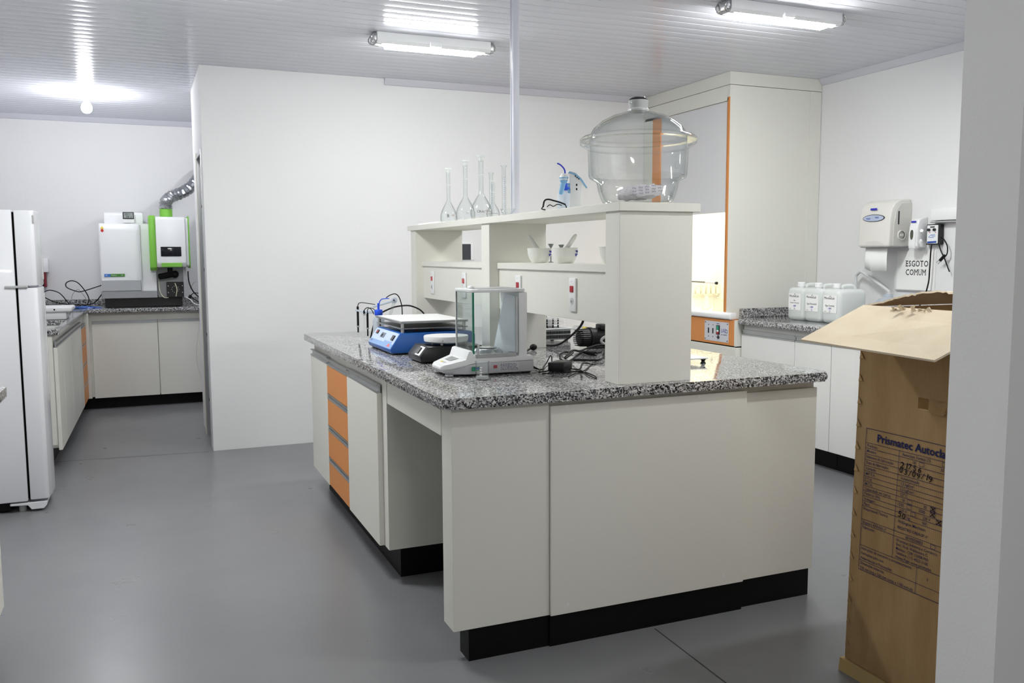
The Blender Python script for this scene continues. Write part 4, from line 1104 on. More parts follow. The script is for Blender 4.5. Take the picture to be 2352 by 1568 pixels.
# analytical balance
t = thing('analytical_balance', 'white analytical balance with glass draft shield on the island', 'balance', (1.21, 3.165, .9))
loftx([(1.030, 3.112, 3.222, .914, .925), (1.05, 3.095, 3.238, .909, .928), (1.12, 3.068, 3.262, .909, .946), (1.16, 3.064, 3.266, .909, .951), (1.384, 3.064, 3.266, .909, .951)], .003).build('lower_housing', mat('balance_grey', '#b9b9bd', .35), t)
loftx([(1.020, 3.118, 3.218, .926, .936), (1.030, 3.106, 3.228, .925, .945), (1.055, 3.088, 3.244, .929, .951), (1.107, 3.068, 3.262, .942, .966), (1.118, 3.066, 3.264, .945, .996), (1.130, 3.066, 3.264, .948, 1.0), (1.140, 3.064, 3.266, .95, .978), (1.384, 3.064, 3.266, .952, .969)], .003).build('upper_housing', WHITEPL, t)
dp = MB()
def con(x, y, l=.0012):   # the sloping console top
    k = (x-1.03)/(1.107-1.03); return (x, y, .945+.021*k+l)
dp.add([con(1.068, 3.205), con(1.068, 3.140), con(1.100, 3.130), con(1.100, 3.215)], [(0, 1, 2, 3)]); dp.keep = True
dp.build('display', LCD, t)
for y in (3.185, 3.155): MB().add([con(1.046, y+.009), con(1.046, y-.009), con(1.054, y-.009), con(1.054, y+.009)], [(0, 1, 2, 3)]).build('key', YEL if y > 3.17 else LGREY, t)
for x, y in ((1.052, 3.10), (1.052, 3.232), (1.36, 3.085), (1.36, 3.245)):
    MB().lathe([(0, 0), (.014, 0), (.018, .003), (.018, .009), (.012, .012), (0, .012)], (x, y, Z0), 20).build('foot', STEEL if x < 1.2 else BLKPL, t)
ds = MB().box(1.1365, 1.1395, 3.074, 3.258, .985, 1.217).build('front_pane', PANE, t)
MB().box(1.1345, 1.1415, 3.068, 3.074, .985, 1.217).build('pane_edge', GLEDGE, ds)
MB().box(1.1345, 1.1415, 3.258, 3.265, .985, 1.217, .001, 1).build('pane_edge', LGREY, ds)
MB().box(1.146, 1.322, 3.066, 3.069, .983, 1.215).build('near_door', PANE, t)
MB().box(1.146, 1.322, 3.259, 3.262, .983, 1.215).build('far_door', PANE, t)
MB().box(1.324, 1.360, 3.070, 3.262, .966, 1.215, .004, 2).build('rear_column', WHITEPL, t)
MB().box(1.310, 1.318, 3.064, 3.074, .983, 1.20, .001, 1).build('door_stile', LGREY, t)
MB().prism([(1.128, 3.085), (1.150, 3.060), (1.345, 3.060), (1.345, 3.268), (1.150, 3.268), (1.128, 3.248)], 'z', 1.217, 1.229, .002, 1).build('roof_frame', WHITEPL, t)
m = MB().box(1.172, 1.33, 3.10, 3.235, 1.2292, 1.2312).build('roof_slide', BRUSH, t)
MB().box(1.152, 1.17, 3.145, 3.175, 1.229, 1.239, .004, 2).build('roof_handle', WHITEPL, t)
MB().box(1.145, 1.31, 3.0615, 3.074, .970, .984, .001, 1).build('door_track', ALU, t)
MB().box(1.150, 1.158, 3.058, 3.064, .984, 1.022, .002, 2).build('door_handle', LGREY, t)
MB().box(1.145, 1.322, 3.078, 3.256, .968, .974).build('chamber_floor', BRUSH, t)
MB().lathe([(0, .974), (.062, .974), (.060, .980), (.050, .994), (.046, .995), (.044, .985), (0, .985)], (1.232, 3.165, 0), 36).build('draft_ring', STEEL, t)
MB().lathe([(0, .985), (.005, .985), (.005, .998), (.036, .998), (.036, 1.0), (0, 1.0)], (1.232, 3.165, 0), 32).build('weighing_pan', STEEL, t)
MB().add([(1.318, 3.20, 1.205), (1.312, 3.076, 1.20), (1.312, 3.076, .985), (1.270, 3.20, .985)], [(0, 1, 2, 3)]).build('inner_wedge', mat('frost_panel', '#e9eef5', .4), t)
y = 3.0632
lb = MB().box(1.240, 1.322, y, y+.002, .919, .946).build('type_label', mat('label_silver', '#c9c9cb', .4), t)
m = MB()
random.seed(5)
for r in range(5):
    x = 1.244
    while x < 1.31:
        w = random.uniform(.003, .010); m.line((x, y-.0001, .942-r*.0052), (x+w, y-.0001, .942-r*.0052), .0018, NY); x += w+.002
m.keep = True; m.build('fine_print', INK, lb)
MB().box(1.128, 1.160, y, y+.002, .922, .938).build('green_tag', mat('tag_green', '#2f8f6b', .4), t)
MB().box(1.140, 1.158, y-.0006, y+.001, .928, .936).build('blue_tag', mat('tag_teal', '#2b4f9c', .4), t)
MB().box(1.216, 1.231, y, y+.002, .928, .940).build('red_tag', mat('tag_red', '#a84a52', .4), t)
# beaker
t = thing('beaker', 'small clear glass beaker in front of the balance', 'beaker', (1.14, 2.985, .9))
MB().lathe([(0, .002), (.021, .001), (.0245, .004), (.025, .01), (.025, .062), (.027, .068), (.0262, .0685), (.0238, .062), (.0236, .012), (.021, .006), (0, .006)], (1.14, 2.985, .9), 32).build('glass', GLASS, t)
MB().lathe([(0, 0), (.020, 0), (.0235, .002), (.025, .007), (.0245, .012), (.022, .009), (0, .006)], (1.14, 2.985, .9006), 32).build('thick_base', mat('base_glass', '#f4f7f7', .1, trans=.5), t)
for k in range(4):
    z = .918+k*.009
    V = []; a0 = -2.35
    for i in range(5):
        a = a0+.09*i+.05*(k % 2); V += [(1.14+.0253*math.cos(a), 2.985+.0253*math.sin(a), z), (1.14+.0253*math.cos(a), 2.985+.0253*math.sin(a), z+.005)]
    m = MB().add(V, [(2*i, 2*i+2, 2*i+3, 2*i+1) for i in range(4)]); m.keep = True; m.build('graduation', PAPER, t)

# magnetic stirrer / heating plate
t = thing('hotplate', 'black hotplate with round white top between shaker and balance', 'hotplate', (1.2, 3.61, .9))
MB().prism([(1.068, .906), (1.064, .93), (1.098, .971), (1.345, .969), (1.345, .906)], 'y', 3.520, 3.705, .004, 2).build('housing', BLKPL, t)
def slope(x0, z0, x1, z1, y0, y1, a0, a1, l=.001):
    """rectangle on a slanted face running from (x0,z0) to (x1,z1)"""
    d = Vector((x1-x0, 0, z1-z0)); n = Vector((-d.z, 0, d.x)).normalized()*l
    A = Vector((x0, 0, z0))
    P = lambda a, y: A+d*a+n+Vector((0, y, 0))
    q = [P(a0, y0), P(a0, y1), P(a1, y1), P(a1, y0)]
    return MB().hexa([v-n*.8 for v in q]+q)
sl = (1.064, .93, 1.098, .971)
pp = slope(*sl, 3.54, 3.605, .08, .92).build('switch_plate', WHITEPL, t)
slope(*sl, 3.568, 3.600, .22, .78, .006).build('rocker_switch', BLKPL, pp)
MB().lathe([(0, .981), (.088, .981), (.096, .986), (.098, 1.004), (.096, 1.009), (.088, 1.0095), (0, 1.008)], (1.212, 3.615, 0), 48).build('top_plate', WHITEPL, t)
for a in (-2.2, -.6, 1.0, 2.6): MB().cyl((1.212+.06*math.cos(a), 3.615+.06*math.sin(a), .968), .006, .014, 10).build('standoff', STEEL, t)
MB().cyl((1.168, 3.5275, .993), .003, .004, 8, 'y').build('screw', GREYPL, t)
for x in (1.09, 1.32):
    for y in (3.54, 3.685): MB().cyl((x, y, Z0), .01, .006, 10).build('foot', RUBBER, t)

# shaker
t = thing('orbital_shaker', 'blue shaker table with two stacked metal platforms on the island', 'shaker', (1.23, 4.1, .9))
MB().prism([(1.040, .908), (1.034, .925), (1.083, .999), (1.43, .999), (1.45, .985), (1.45, .908)], 'y', 3.888, 4.315, .003, 2).build('housing', BLUE, t)
MB().box(1.05, 1.44, 3.90, 4.305, .903, .909).build('bottom_plate', BLKPL, t)
S = (1.034, .925, 1.083, .999)
pn = slope(*S, 3.896, 4.308, .03, .97).build('front_panel', LBLUE, t)
slope(*S, 3.897, 4.307, .04, .30, .0016).build('blue_band', MBLUE, pn)
m = slope(*S, 3.93, 4.06, .30, .42, .0016).build('band_step', MBLUE, pn)
def on(s_, y, l=.0022):
    d = Vector((S[2]-S[0], 0, S[3]-S[1])); n = Vector((-d.z, 0, d.x)).normalized()*l
    return Vector((S[0], 0, S[1]))+d*s_+n+Vector((0, y, 0))
V = [on(.12, 3.985), on(.12, 3.925), on(.33, 3.955)]
m = MB().add(V, [(0, 1, 2)]); m.keep = True; m.build('warning_mark', mat('warn_pink', '#d86a72', .4), pn)
slope(*S, 4.10, 4.165, .50, .80, .003).build('timer_display', mat('timer_grey', '#6c7486', .3), pn)
m = MB(); uy = (Vector((S[2]-S[0], 0, S[3]-S[1]))).normalized(); m.text('888', on(.54, 4.158, .0034), UXL, uy, .024, sx=.9); m.keep = True; m.build('digits', PEN, pn)
k1 = slope(*S, 4.23, 4.27, .62, .86, .004).build('power_switch', BLKPL, pn)
slope(*S, 4.24, 4.258, .68, .80, .006).build('rocker', REDD, k1)
slope(*S, 3.93, 3.965, .50, .80, .006).build('speed_knob', BLKPL, pn)
m = MB(); m.text('SOLAB', on(.16, 4.29, .0026), UXL, uy, .012); m.keep = True; m.build('lettering', INK, pn)
MB().box(1.170, 1.190, 3.8855, 3.8885, .918, .940).build('rating_plate', LGREY, t)
MB().box(1.090, 1.42, 3.905, 4.36, 1.016, 1.021, .001, 1).build('lower_platform', BRUSH, t)
up_ = MB().box(1.088, 1.42, 3.900, 4.365, 1.043, 1.052, .001, 1).build('upper_platform', BRUSH, t)
MB().box(1.095, 1.413, 3.907, 4.358, 1.052, 1.0535).build('rubber_mat', mat('mat_white', '#dcdcdc', .5), up_)
for x in (1.102, 1.405):
    for y in (3.918, 4.345): MB().cyl((x, y, .999), .0085, .044, 12).build('pillar', STEEL, t)
for x, y in ((1.2, 4.02), (1.28, 4.02), (1.2, 4.25), (1.33, 4.12)): MB().cyl((x, y, .999), .006, .017, 10).build('crank_pin', mat('copper_red', '#8a3a34', .4) if y < 4.1 else STEEL, t)
for x in (1.07, 1.42):
    for y in (3.92, 4.29): MB().cyl((x, y, Z0), .012, .003, 10).build('foot', RUBBER, t)

# wash bottle behind the shaker
def wash_bottle(x, y, z, r, hb, label, dirv):
    t = thing('wash_bottle', label, 'bottle', (x, y, z))
    MB().lathe([(0, .0006), (r*.94, .0006), (r, .006), (r, hb*.80), (r*.93, hb*.88), (r*.62, hb*.97), (r*.60, hb), (0, hb)], (x, y, z), 28).build('body', BOTTLE, t)
    m = MB()
    for k in range(7):
        V = []; zz_ = z+hb*(.2+.08*k)
        for i in range(3):
            a = -2.2+.12*i; V += [(x+r*1.01*math.cos(a), y+r*1.01*math.sin(a), zz_), (x+r*1.01*math.cos(a), y+r*1.01*math.sin(a), zz_+.0012)]
        m.add(V, [(0, 2, 3, 1), (2, 4, 5, 3)])
    m.keep = True; m.build('graduation_marks', GREYPL, t)
    MB().lathe([(0, hb), (r*.66, hb), (r*.70, hb+.002), (r*.70, hb+.024), (r*.6, hb+.029), (0, hb+.029)], (x, y, z), 20).build('cap', CAPBLUE, t)
    d = Vector(dirv).normalized(); p = Vector((x, y, z+hb+.028))
    sp_ = MB().tube([p, p+Vector((0, 0, .034))], r*.19, 10, 0).build('spout_base', CAPBLUE, t)
    return t, p
t, p = wash_bottle(1.118, 4.425, .9, .030, .150, 'tall translucent wash bottle with blue cap behind the shaker', (1, 0, 0))
MB().tube([p+Vector((.002, 0, .01)), p+Vector((.006, -.002, .040)), p+Vector((.016, -.006, .054)), p+Vector((.030, -.012, .057)), p+Vector((.052, -.02, .058))], .0026, 8, 5).build('spout_tube', CAPBLUE, t)

# electrode stand with three electrodes
t = thing('electrode_stand', 'translucent arm stand holding the probes behind the shaker', 'stand', (1.25, 4.56, .9))
MB().box(1.15, 1.30, 4.50, 4.64, Z0, .916, .004, 2).build('base', LGREY, t)
MB().tube([(1.235, 4.55, .915), (1.212, 4.55, 1.04), (1.240, 4.552, 1.118)], .008, 8, 0).build('lower_arm', ACRYL, t)
MB().tube([(1.240, 4.552, 1.118), (1.12, 4.545, 1.087)], .007, 8, 0).build('upper_arm', BOTTLE, t)
MB().lathe([(0, -.010), (.016, -.010), (.016, .010), (0, .010)], (1.236, 4.552, 1.118), 20, axis='y').build('joint', BOTTLE, t)
MB().cyl((1.232, 4.538, 1.120), .004, .005, 10, 'y').build('screw', BLKPL, t)
m = MB(); m.box(1.066, 1.125, 4.535, 4.555, 1.052, 1.066, .002, 1); m.box(1.0706, 1.0756, 4.50, 4.76, 1.054, 1.064, .002, 1); m.build('probe_holder', BOTTLE, t)
def probe(x, y, zt, zm, label, r, cab):
    t = thing('probe', label, 'electrode', (x, y, .91))
    MB().tube([(x, y, zm), (x, y, zm+.02), (x, y, zt-.004), (x, y, zt)], r, 10, 0).build('handle', RUBBER, t)
    MB().tube([(x, y, .935), (x, y, zm)], r*.75, 10, 0).build('shaft', GLASS if 'clear' in label else BLKPL, t)
    MB().lathe([(r*1.15, -.004), (r*1.35, 0), (r*1.15, .004)], (x, y, zm), 14).build('collar', STEEL, t)
    MB().lathe([(0, 0), (r*.5, .002), (r*.8, .008), (r*.8, .026), (0, .026)], (x, y, .910), 12).build('tip', PANE, t)
    MB().tube(cab, .0022, 6, 6).build('lead', RUBBER, t)
probe(1.087, 4.765, 1.078, .968, 'black probe hanging farthest left on the electrode stand', .0062, [(1.087, 4.765, 1.076), (1.090, 4.76, 1.092), (1.10, 4.74, 1.100), (1.125, 4.70, 1.098), (1.16, 4.66, 1.092)])
probe(1.064, 4.518, 1.070, 1.05, 'clear probe with short black cap on the electrode stand', .0048, [(1.064, 4.518, 1.068), (1.068, 4.512, 1.078), (1.082, 4.505, 1.086), (1.10, 4.50, 1.074), (1.11, 4.495, 1.05)])
probe(1.082, 4.520, 1.058, .975, 'black probe nearest the wash bottle on the electrode stand', .0056, [(1.082, 4.52, 1.056), (1.083, 4.52, 1.072), (1.092, 4.52, 1.082), (1.115, 4.53, 1.078), (1.135, 4.54, 1.06)])
cable('power_cable', 'black cable curling over the arm of the electrode stand', [(1.195, 4.56, 1.132), (1.215, 4.56, 1.145), (1.245, 4.565, 1.152), (1.268, 4.57, 1.135), (1.285, 4.58, 1.09), (1.288, 4.58, 1.05), (1.288, 4.58, .96), (1.31, 4.6, zc)], .0028, RUBBER, None, 'cable', 6, 6)
cable('power_cable', 'thick black and white cable arching behind the metal platforms', [(1.14, 4.70, zc+.001), (1.165, 4.66, 1.02), (1.23, 4.63, 1.068), (1.30, 4.62, 1.084), (1.36, 4.62, 1.078), (1.42, 4.62, 1.04), (1.46, 4.63, .95), (1.48, 4.64, zc+.001)], .0042, RUBBER, None, 'cable', 6, 6)

# adapter and loose cables
t = thing('power_adapter', 'black rectangular power adapter lying beside the balance', 'adapter', (1.51, 3.08, .9))
T = Matrix.Translation((1.508, 3.085, 0)) @ Matrix.Rotation(math.radians(42), 4, 'Z')
MB().box(-.046, .046, -.034, .034, Z0, .937, .004, 2, T=T).build('case', BLKPL, t)
def zig(pts, z=.9035): return [(x, y, z+(.0015 if i % 3 == 1 else 0)) for i, (x, y) in enumerate(pts)]
cable('thin_cable', 'thin black cord twisting right from the power adapter', zig([(1.552, 3.114), (1.57, 3.06), (1.60, 3.09), (1.679, 3.224), (1.697, 3.215), (1.705, 3.177), (1.74, 3.213), (1.752, 3.243), (1.715, 3.207), (1.626, 3.08), (1.565, 3.0), (1.545, 3.025)]), .0026, RUBBER, None, 'cord', 6, 6)
cable('thin_cable', 'thin black cord in two flat loops nearest the rack post', zig([(1.448, 2.893), (1.487, 2.931), (1.53, 2.977), (1.557, 2.98), (1.535, 2.90), (1.522, 2.82), (1.537, 2.838), (1.549, 2.889), (1.566, 2.983)], .9034), .0024, RUBBER, None, 'cord', 6, 6)
cable('thin_cable', 'thin black cord crossing in front of the power adapter', zig([(1.40, 3.02), (1.476, 3.0), (1.535, 3.012), (1.575, 3.03)], .9036), .0024, RUBBER, None, 'cord', 6, 6)
cable('power_cable', 'thick doubled black cable from the pump across the bench', [(x, y, .9160+.012*math.sin(i*.9)**2) for i, (x, y) in enumerate([(2.007, 3.60), (2.03, 3.66), (1.99, 3.66), (1.915, 3.628), (1.829, 3.535), (1.774, 3.498), (1.687, 3.381), (1.657, 3.338), (1.698, 3.376), (1.74, 3.43)])], .005, RUBBER, None, 'cable', 6, 8)
cable('power_cable', 'black cable in a wide loop left of the pump', [(x, y, .9045) for i, (x, y) in enumerate([(1.808, 3.57), (1.809, 3.634), (1.75, 3.576), (1.714, 3.51), (1.653, 3.363), (1.662, 3.322), (1.719, 3.389), (1.85, 3.571), (1.926, 3.64)])], .0038, RUBBER, None, 'cable', 6, 8)
cable('power_cable', 'black cable curving round right behind the rack post', [(x, y, .9045) for x, y in [(1.699, 3.351), (1.736, 3.333), (1.769, 3.309), (1.805, 3.311), (1.874, 3.394), (1.95, 3.525)]], .0042, RUBBER, None, 'cable', 6, 8)
t = thing('power_plug', 'black power plug lying among the cables by the pump', 'plug', (1.855, 3.48, .9))
MB().tube([(1.850, 3.535, .912), (1.854, 3.50, .912), (1.859, 3.445, .913)], .0095, 10, 0, rf=lambda i, k, n: (.006, .0095, .011)[i]).build('body', RUBBER, t)
for d in (-.005, .005): MB().tube([(1.859+d, 3.445, .913), (1.861+d, 3.425, .913)], .002, 6, 0).build('pin', STEEL, t)
MB().tube([(1.850, 3.535, .912), (1.872, 3.553, .9055), (1.92, 3.55, .9046), (1.96, 3.57, .9046)], .004, 8, 5).build('cord', RUBBER, t)
cable('balance_cable', 'thin black cord looping between balance and power adapter', [(1.39, 3.20, .925), (1.405, 3.2, .918), (1.43, 3.15, zc), (1.44, 3.11, zc), (1.48, 3.18, zc), (1.545, 3.286, .91), (1.60, 3.37, .925), (1.602, 3.36, .92), (1.555, 3.26, zc), (1.50, 3.15, zc)], .0026, RUBBER, None, 'cord', 6, 6)
cable('balance_cable', 'thin black cord curled against the back of the balance', [(1.388, 3.16, .94), (1.41, 3.14, .92), (1.425, 3.10, zc), (1.40, 3.05, zc), (1.44, 3.06, zc), (1.47, 3.10, zc)], .0026, RUBBER, None, 'cord', 6, 6)
cable('power_cable', 'thick black cable slanting down from the service panel', [(1.84, 3.52, 1.098), (1.845, 3.54, 1.05), (1.85, 3.62, 1.0), (1.85, 3.75, .94), (1.845, 3.83, .916), (1.84, 3.92, .908)], .0055, RUBBER, None, 'cable', 6, 8)
t = thing('power_plug', 'black plug lying below the rack middle post', 'plug', (1.70, 3.80, .9))
MB().sphere((1.715, 3.80, .916), .0155, 8, (1.2, 1, 1)).build('body', RUBBER, t)
MB().tube([(1.70, 3.80, .91), (1.64, 3.715, .906), (1.56, 3.55, .906), (1.47, 3.35, .915), (1.41, 3.24, .96), (1.395, 3.22, .99), (1.366, 3.21, .995)], .004, 8, 6).build('cord', RUBBER, t)
# vacuum pump
t = thing('vacuum_pump', 'black ribbed vacuum pump motor behind the reagent rack', 'pump', (2.1, 3.78, .9))
MB().lathe([(0, 1.95), (.035, 1.95), (.043, 1.956), (.045, 1.99), (.045, 1.998), (.050, 2.0), (.050, 2.016), (.046, 2.018), (.046, 2.22), (.04, 2.225), (0, 2.225)], (0, 3.78, .953), 32, axis='x').build('motor', RUBBER, t)
for k in range(9):
    z = .916+k*.0092; hw = math.sqrt(max(1e-5, .044**2-(z-.953)**2))
    MB().box(1.938, 1.992, 3.78-hw-.002, 3.78+hw, z-.0018, z+.0018, .001, 1).build('cooling_fin', BLKPL, t)
MB().box(2.02, 2.20, 3.735, 3.83, Z0, .912, .002, 1).build('foot_plate', BLKPL, t)
MB().box(2.05, 2.14, 3.74, 3.80, .99, 1.018, .006, 2).build('terminal_box', BLKPL, t)
MB().tube([(2.16, 3.70, .962), (2.08, 3.695, .965), (2.045, 3.70, .958), (2.03, 3.70, .94), (2.05, 3.68, .922), (2.10, 3.65, .912), (2.2, 3.6, .908)], .007, 8, 6).build('hose', GREYPL, t)
MB().lathe([(.008, 2.066), (.0105, 2.066), (.0105, 2.08), (.008, 2.08)], (0, 3.695, .965), 14, axis='x').build('hose_clamp', STEEL, t)
MB().box(2.068, 2.078, 3.69, 3.70, .973, .984, .002, 1).build('clamp_screw', STEEL, t)
# vented unit with stacked plates
t = thing('vented_instrument', 'small grey metal instrument with vertical vent slots behind the pump', 'instrument', (2.0, 4.3, .9))
MB().box(1.88, 2.118, 4.20, 4.42, .904, .958, .003, 1).build('housing', BRUSH, t)
MB().box(1.875, 2.125, 4.19, 4.43, .958, .966, .002, 1).build('lid', LGREY, t)
for i in range(28): MB().box(1.965+i*.0054, 1.9673+i*.0054, 4.1975, 4.2005, .909 if i % 2 else .911, .929).build('vent_slot', GAP, t)
for i in range(28): MB().box(1.965+i*.0054, 1.9673+i*.0054, 4.1975, 4.2005, .934, .950).build('vent_slot', GAP, t)
for z in (.982, .996, 1.010): MB().box(1.90, 2.092, 4.215, 4.40, z, z+.003, .001, 1).build('rack_plate', STEEL, t)
for x, y in ((1.985, 4.22), (2.02, 4.22), (2.05, 4.22), (1.95, 4.39), (2.06, 4.39)): MB().cyl((x, y, .966), .004, .05, 8).build('rack_pin', RUBBER, t)
for x in (1.9, 2.1):
    for y in (4.22, 4.40): MB().cyl((x, y, Z0), .01, .004, 10).build('foot', RUBBER, t)
t = thing('clear_tube', 'clear plastic tube with yellow band lying on the far right of the island', 'tube', (2.41, 4.56, .9))
MB().tube([(2.396, 4.70, .917), (2.412, 4.46, .917)], .015, 14, 0).build('body', ACRYL, t)
MB().tube([(2.404, 4.59, .917), (2.405, 4.575, .917)], .0156, 14, 0).build('band', YEL, t)
MB().tube([(2.412, 4.46, .917), (2.413, 4.445, .917)], .0158, 14, 0).build('stopper', WHITEPL, t)
# low white tray with black feet
t = thing('tray_stand', 'low white tray on black feet right of the rack post', 'stand', (2.0, 3.14, .9))
MB().box(1.88, 2.172, 3.03, 3.27, .9195, .926, .002, 1).build('top', WHITEPL, t)
for x in (1.905, 2.157):
    for y in (3.045, 3.25): MB().lathe([(0, 0), (.012, 0), (.0065, .009), (.0135, .019), (0, .019)], (x, y, Z0), 14).build('foot', RUBBER, t)

# ------------------------------------------------------------------ on the rack shelves
def mortar(x, y, label, pang, ptilt, mark=True, pl=True):
    z = 1.3206
    t = thing('mortar', label, 'mortar', (x, y, z))
    MB().lathe([(0, 0), (.034, 0), (.037, .003), (.047, .018), (.054, .038), (.0572, .064), (.058, .066), (.0565, .067), (.054, .065), (.051, .038), (.043, .018), (.03, .010), (0, .008)], (x, y, z), 36).build('bowl', PORC, t)
    m = MB()
    for i, (a, zz_, w) in enumerate(((-.95, .050, .010), (-.85, .046, .009), (-.92, .036, .012), (-.8, .036, .006), (-.98, .030, .006))):
        r0 = .0540+(zz_-.038)*.125+.0012
        V = []
        for k in range(3):
            aa = a+(k-1)*w/.055; V += [(x+r0*math.cos(aa), y+r0*math.sin(aa), z+zz_), (x+(r0+.001)*math.cos(aa), y+(r0+.001)*math.sin(aa), z+zz_+.005)]
        m.add(V, [(0, 2, 3, 1), (2, 4, 5, 3)])
    m.keep = True; m.build('pen_marks', NAVY, t)
    return t
mortar(1.69, 3.673, 'left mortar of the pair on the rack shelf', 0, 0)
mortar(1.69, 3.409, 'right mortar of the pair on the rack shelf', 0, 0)
mortar(1.69, 2.985, 'mortar half hidden behind the near post of the rack', 0, 0)
def pestle(a, b, label):
    a, b = Vector(a), Vector(b)
    tag(MB().tube([a, a.lerp(b, .1), a.lerp(b, .5), a.lerp(b, .85), a.lerp(b, .95), b], .01, 12, 0, rf=lambda i, k, n: (.006, .0125, .0095, .0095, .0075, .003)[i]).build('pestle', PORC), label, 'pestle')
pestle((1.69, 3.64, 1.353), (1.69, 3.80, 1.450), 'porcelain pestle leaning left in the left mortar')
pestle((1.69, 3.44, 1.353), (1.69, 3.304, 1.442), 'porcelain pestle leaning right in the right mortar')
def tiny_funnel(x, y, zt, label):
    tag(MB().lathe([(0, 1.3206), (.012, 1.3206), (.012, 1.324), (.003, 1.326), (.003, zt-.02), (.0125, zt-.003), (.0125, zt), (0, zt-.002)], (x, y, 0), 16).build('stopper', mat('smoke_glass', '#8b8f8f', .15)), label, 'stopper')
tiny_funnel(1.765, 3.71, 1.408, 'small flared glass stopper behind the left mortar')
tiny_funnel(1.765, 3.60, 1.403, 'small flared glass stopper behind the right mortar')
tag(MB().lathe([(0, 1.3206), (.018, 1.3206), (.02, 1.334), (.02, 1.386), (.016, 1.389), (0, 1.389)], (1.775, 3.545, 0), 20).build('jar', RUBBER), 'dark object also filling the shadow gap between the two mortars', 'jar')  # black shape for a dark object plus the shadow gap between the bowls

# wall box seen through the rack
t = thing('wall_outlet_box', 'open dark electrical box with white cover on the back wall', 'outlet', (2.31, YP, 1.38))
MB().box(2.255, 2.365, YP-.006, YP-.0005, 1.318, 1.455, .002, 1).build('cover', WHITEPL, t)
MB().box(2.262, 2.338, YP-.0075, YP-.005, 1.322, 1.442).build('opening', mat('box_dark', '#3c3f45', .6), t)

# ------------------------------------------------------------------ on top of the rack
ZT = 1.5374
def vol_flask(x, y, h, r, rn, label, printed, ink2=None):
    t = thing('volumetric_flask', label, 'flask', (x, y, ZT))
    hn = h*.38
    pr = [(0, 0), (r*.78, 0), (r*.93, h*.02), (r, h*.07), (r*.99, h*.14), (r*.86, h*.215), (r*.55, h*.31), (rn*1.4, h*.375), (rn, h*.40), (rn, h*.90), (rn*1.06, h*.905), (rn*1.06, h*.92), (rn*.86, h*.92), (rn*.84, h*.41), (r*.52, h*.31), (r*.83, h*.21), (r*.95, h*.14), (r*.96, h*.07), (r*.88, h*.03), (0, h*.022)]
    MB().lathe(pr, (x, y, ZT), 40).build('glass', GLASS, t)
    MB().lathe([(rn*1.005, h*.685), (rn*1.06, h*.69), (rn*1.005, h*.695)], (x, y, ZT), 24).build('fill_ring', PAPER, t)
    MB().lathe([(0, h*.90), (rn*.8, h*.90), (rn*.95, h*.965), (rn*1.75, h*.972), (rn*1.8, h*.998), (rn*1.2, h), (0, h)], (x, y, ZT), 24).build('stopper', STOPW, t)
    for (txt, a0, z0, sz, mm) in printed:
        V, F = glyphs(txt); rr = r*1.008
        m = MB().add([(x+rr*math.cos(a0+v[0]*sz/rr), y+rr*math.sin(a0+v[0]*sz/rr), ZT+h*z0+v[1]*sz) for v in V], F); m.keep = True
        m.build('printing', mm, t)
    return t
BRN = mat('brown_print', '#8a4b2a', .5)
vol_flask(1.60, 4.70, .305, .0465, .0105, 'farthest left stoppered volumetric flask on top of the rack', [('B', -2.1, .10, .024, PEN), ('500', -1.55, .12, .013, BRN)])
vol_flask(1.60, 4.42, .320, .052, .0115, 'middle of the three large volumetric flasks on the rack', [('1000 ml', -1.9, .12, .010, GREYPL)])
vol_flask(1.60, 4.185, .322, .0555, .012, 'volumetric flask with dark print and tallest stopper on the rack', [('CRAL', -2.35, .10, .017, PEN), ('1000ml', -1.65, .11, .016, BRN), ('In 20ºC', -1.5, .07, .011, BRN)])
vol_flask(1.585, 3.985, .178, .032, .008, 'short volumetric flask right of the three large ones', [('-----', -2.3, .09, .022, PEN)])
def grad_cyl(x, y, h, label):
    t = thing('graduated_cylinder', label, 'cylinder', (x, y, ZT))
    MB().lathe([(0, 0), (.022, 0), (.022, .006), (.010, .010), (.0098, h-.012), (.015, h), (.0142, h), (.0085, h-.012), (.0085, .014), (0, .012)], (x, y, ZT), 24).build('glass', GLASS, t)
    m = MB()
    for k in range(18):
        V = []; z = ZT+.03+k*.0095
        for i in range(3):
            a = -2.0+.35*i; V += [(x+.0101*math.cos(a), y+.0101*math.sin(a), z), (x+.0101*math.cos(a), y+.0101*math.sin(a), z+.0012)]
        m.add(V, [(0, 2, 3, 1), (2, 4, 5, 3)])
    m.keep = True; m.build('graduation_marks', mat('mark_blue', '#5a66b0', .5), t)
grad_cyl(1.678, 4.245, .243, 'slim graduated cylinder behind the tallest flask')
grad_cyl(1.63, 3.955, .250, 'slim graduated cylinder right of the short flask')
t = MB().lathe([(0, 0), (.016, 0), (.030, .018), (.036, .034), (.034, .035), (.026, .02), (.012, .008), (0, .006)], (1.59, 3.81, ZT), 10).build('crystal_dish', GLASS)
tag(t, 'small faceted glass dish right of the graduated cylinders', 'dish')
tag(MB().box(1.57, 1.76, 4.83, 5.20, ZT, ZT+.012, .002, 1).build('tray', WHITEPL), 'flat white tray at the far left end of the rack top', 'tray')

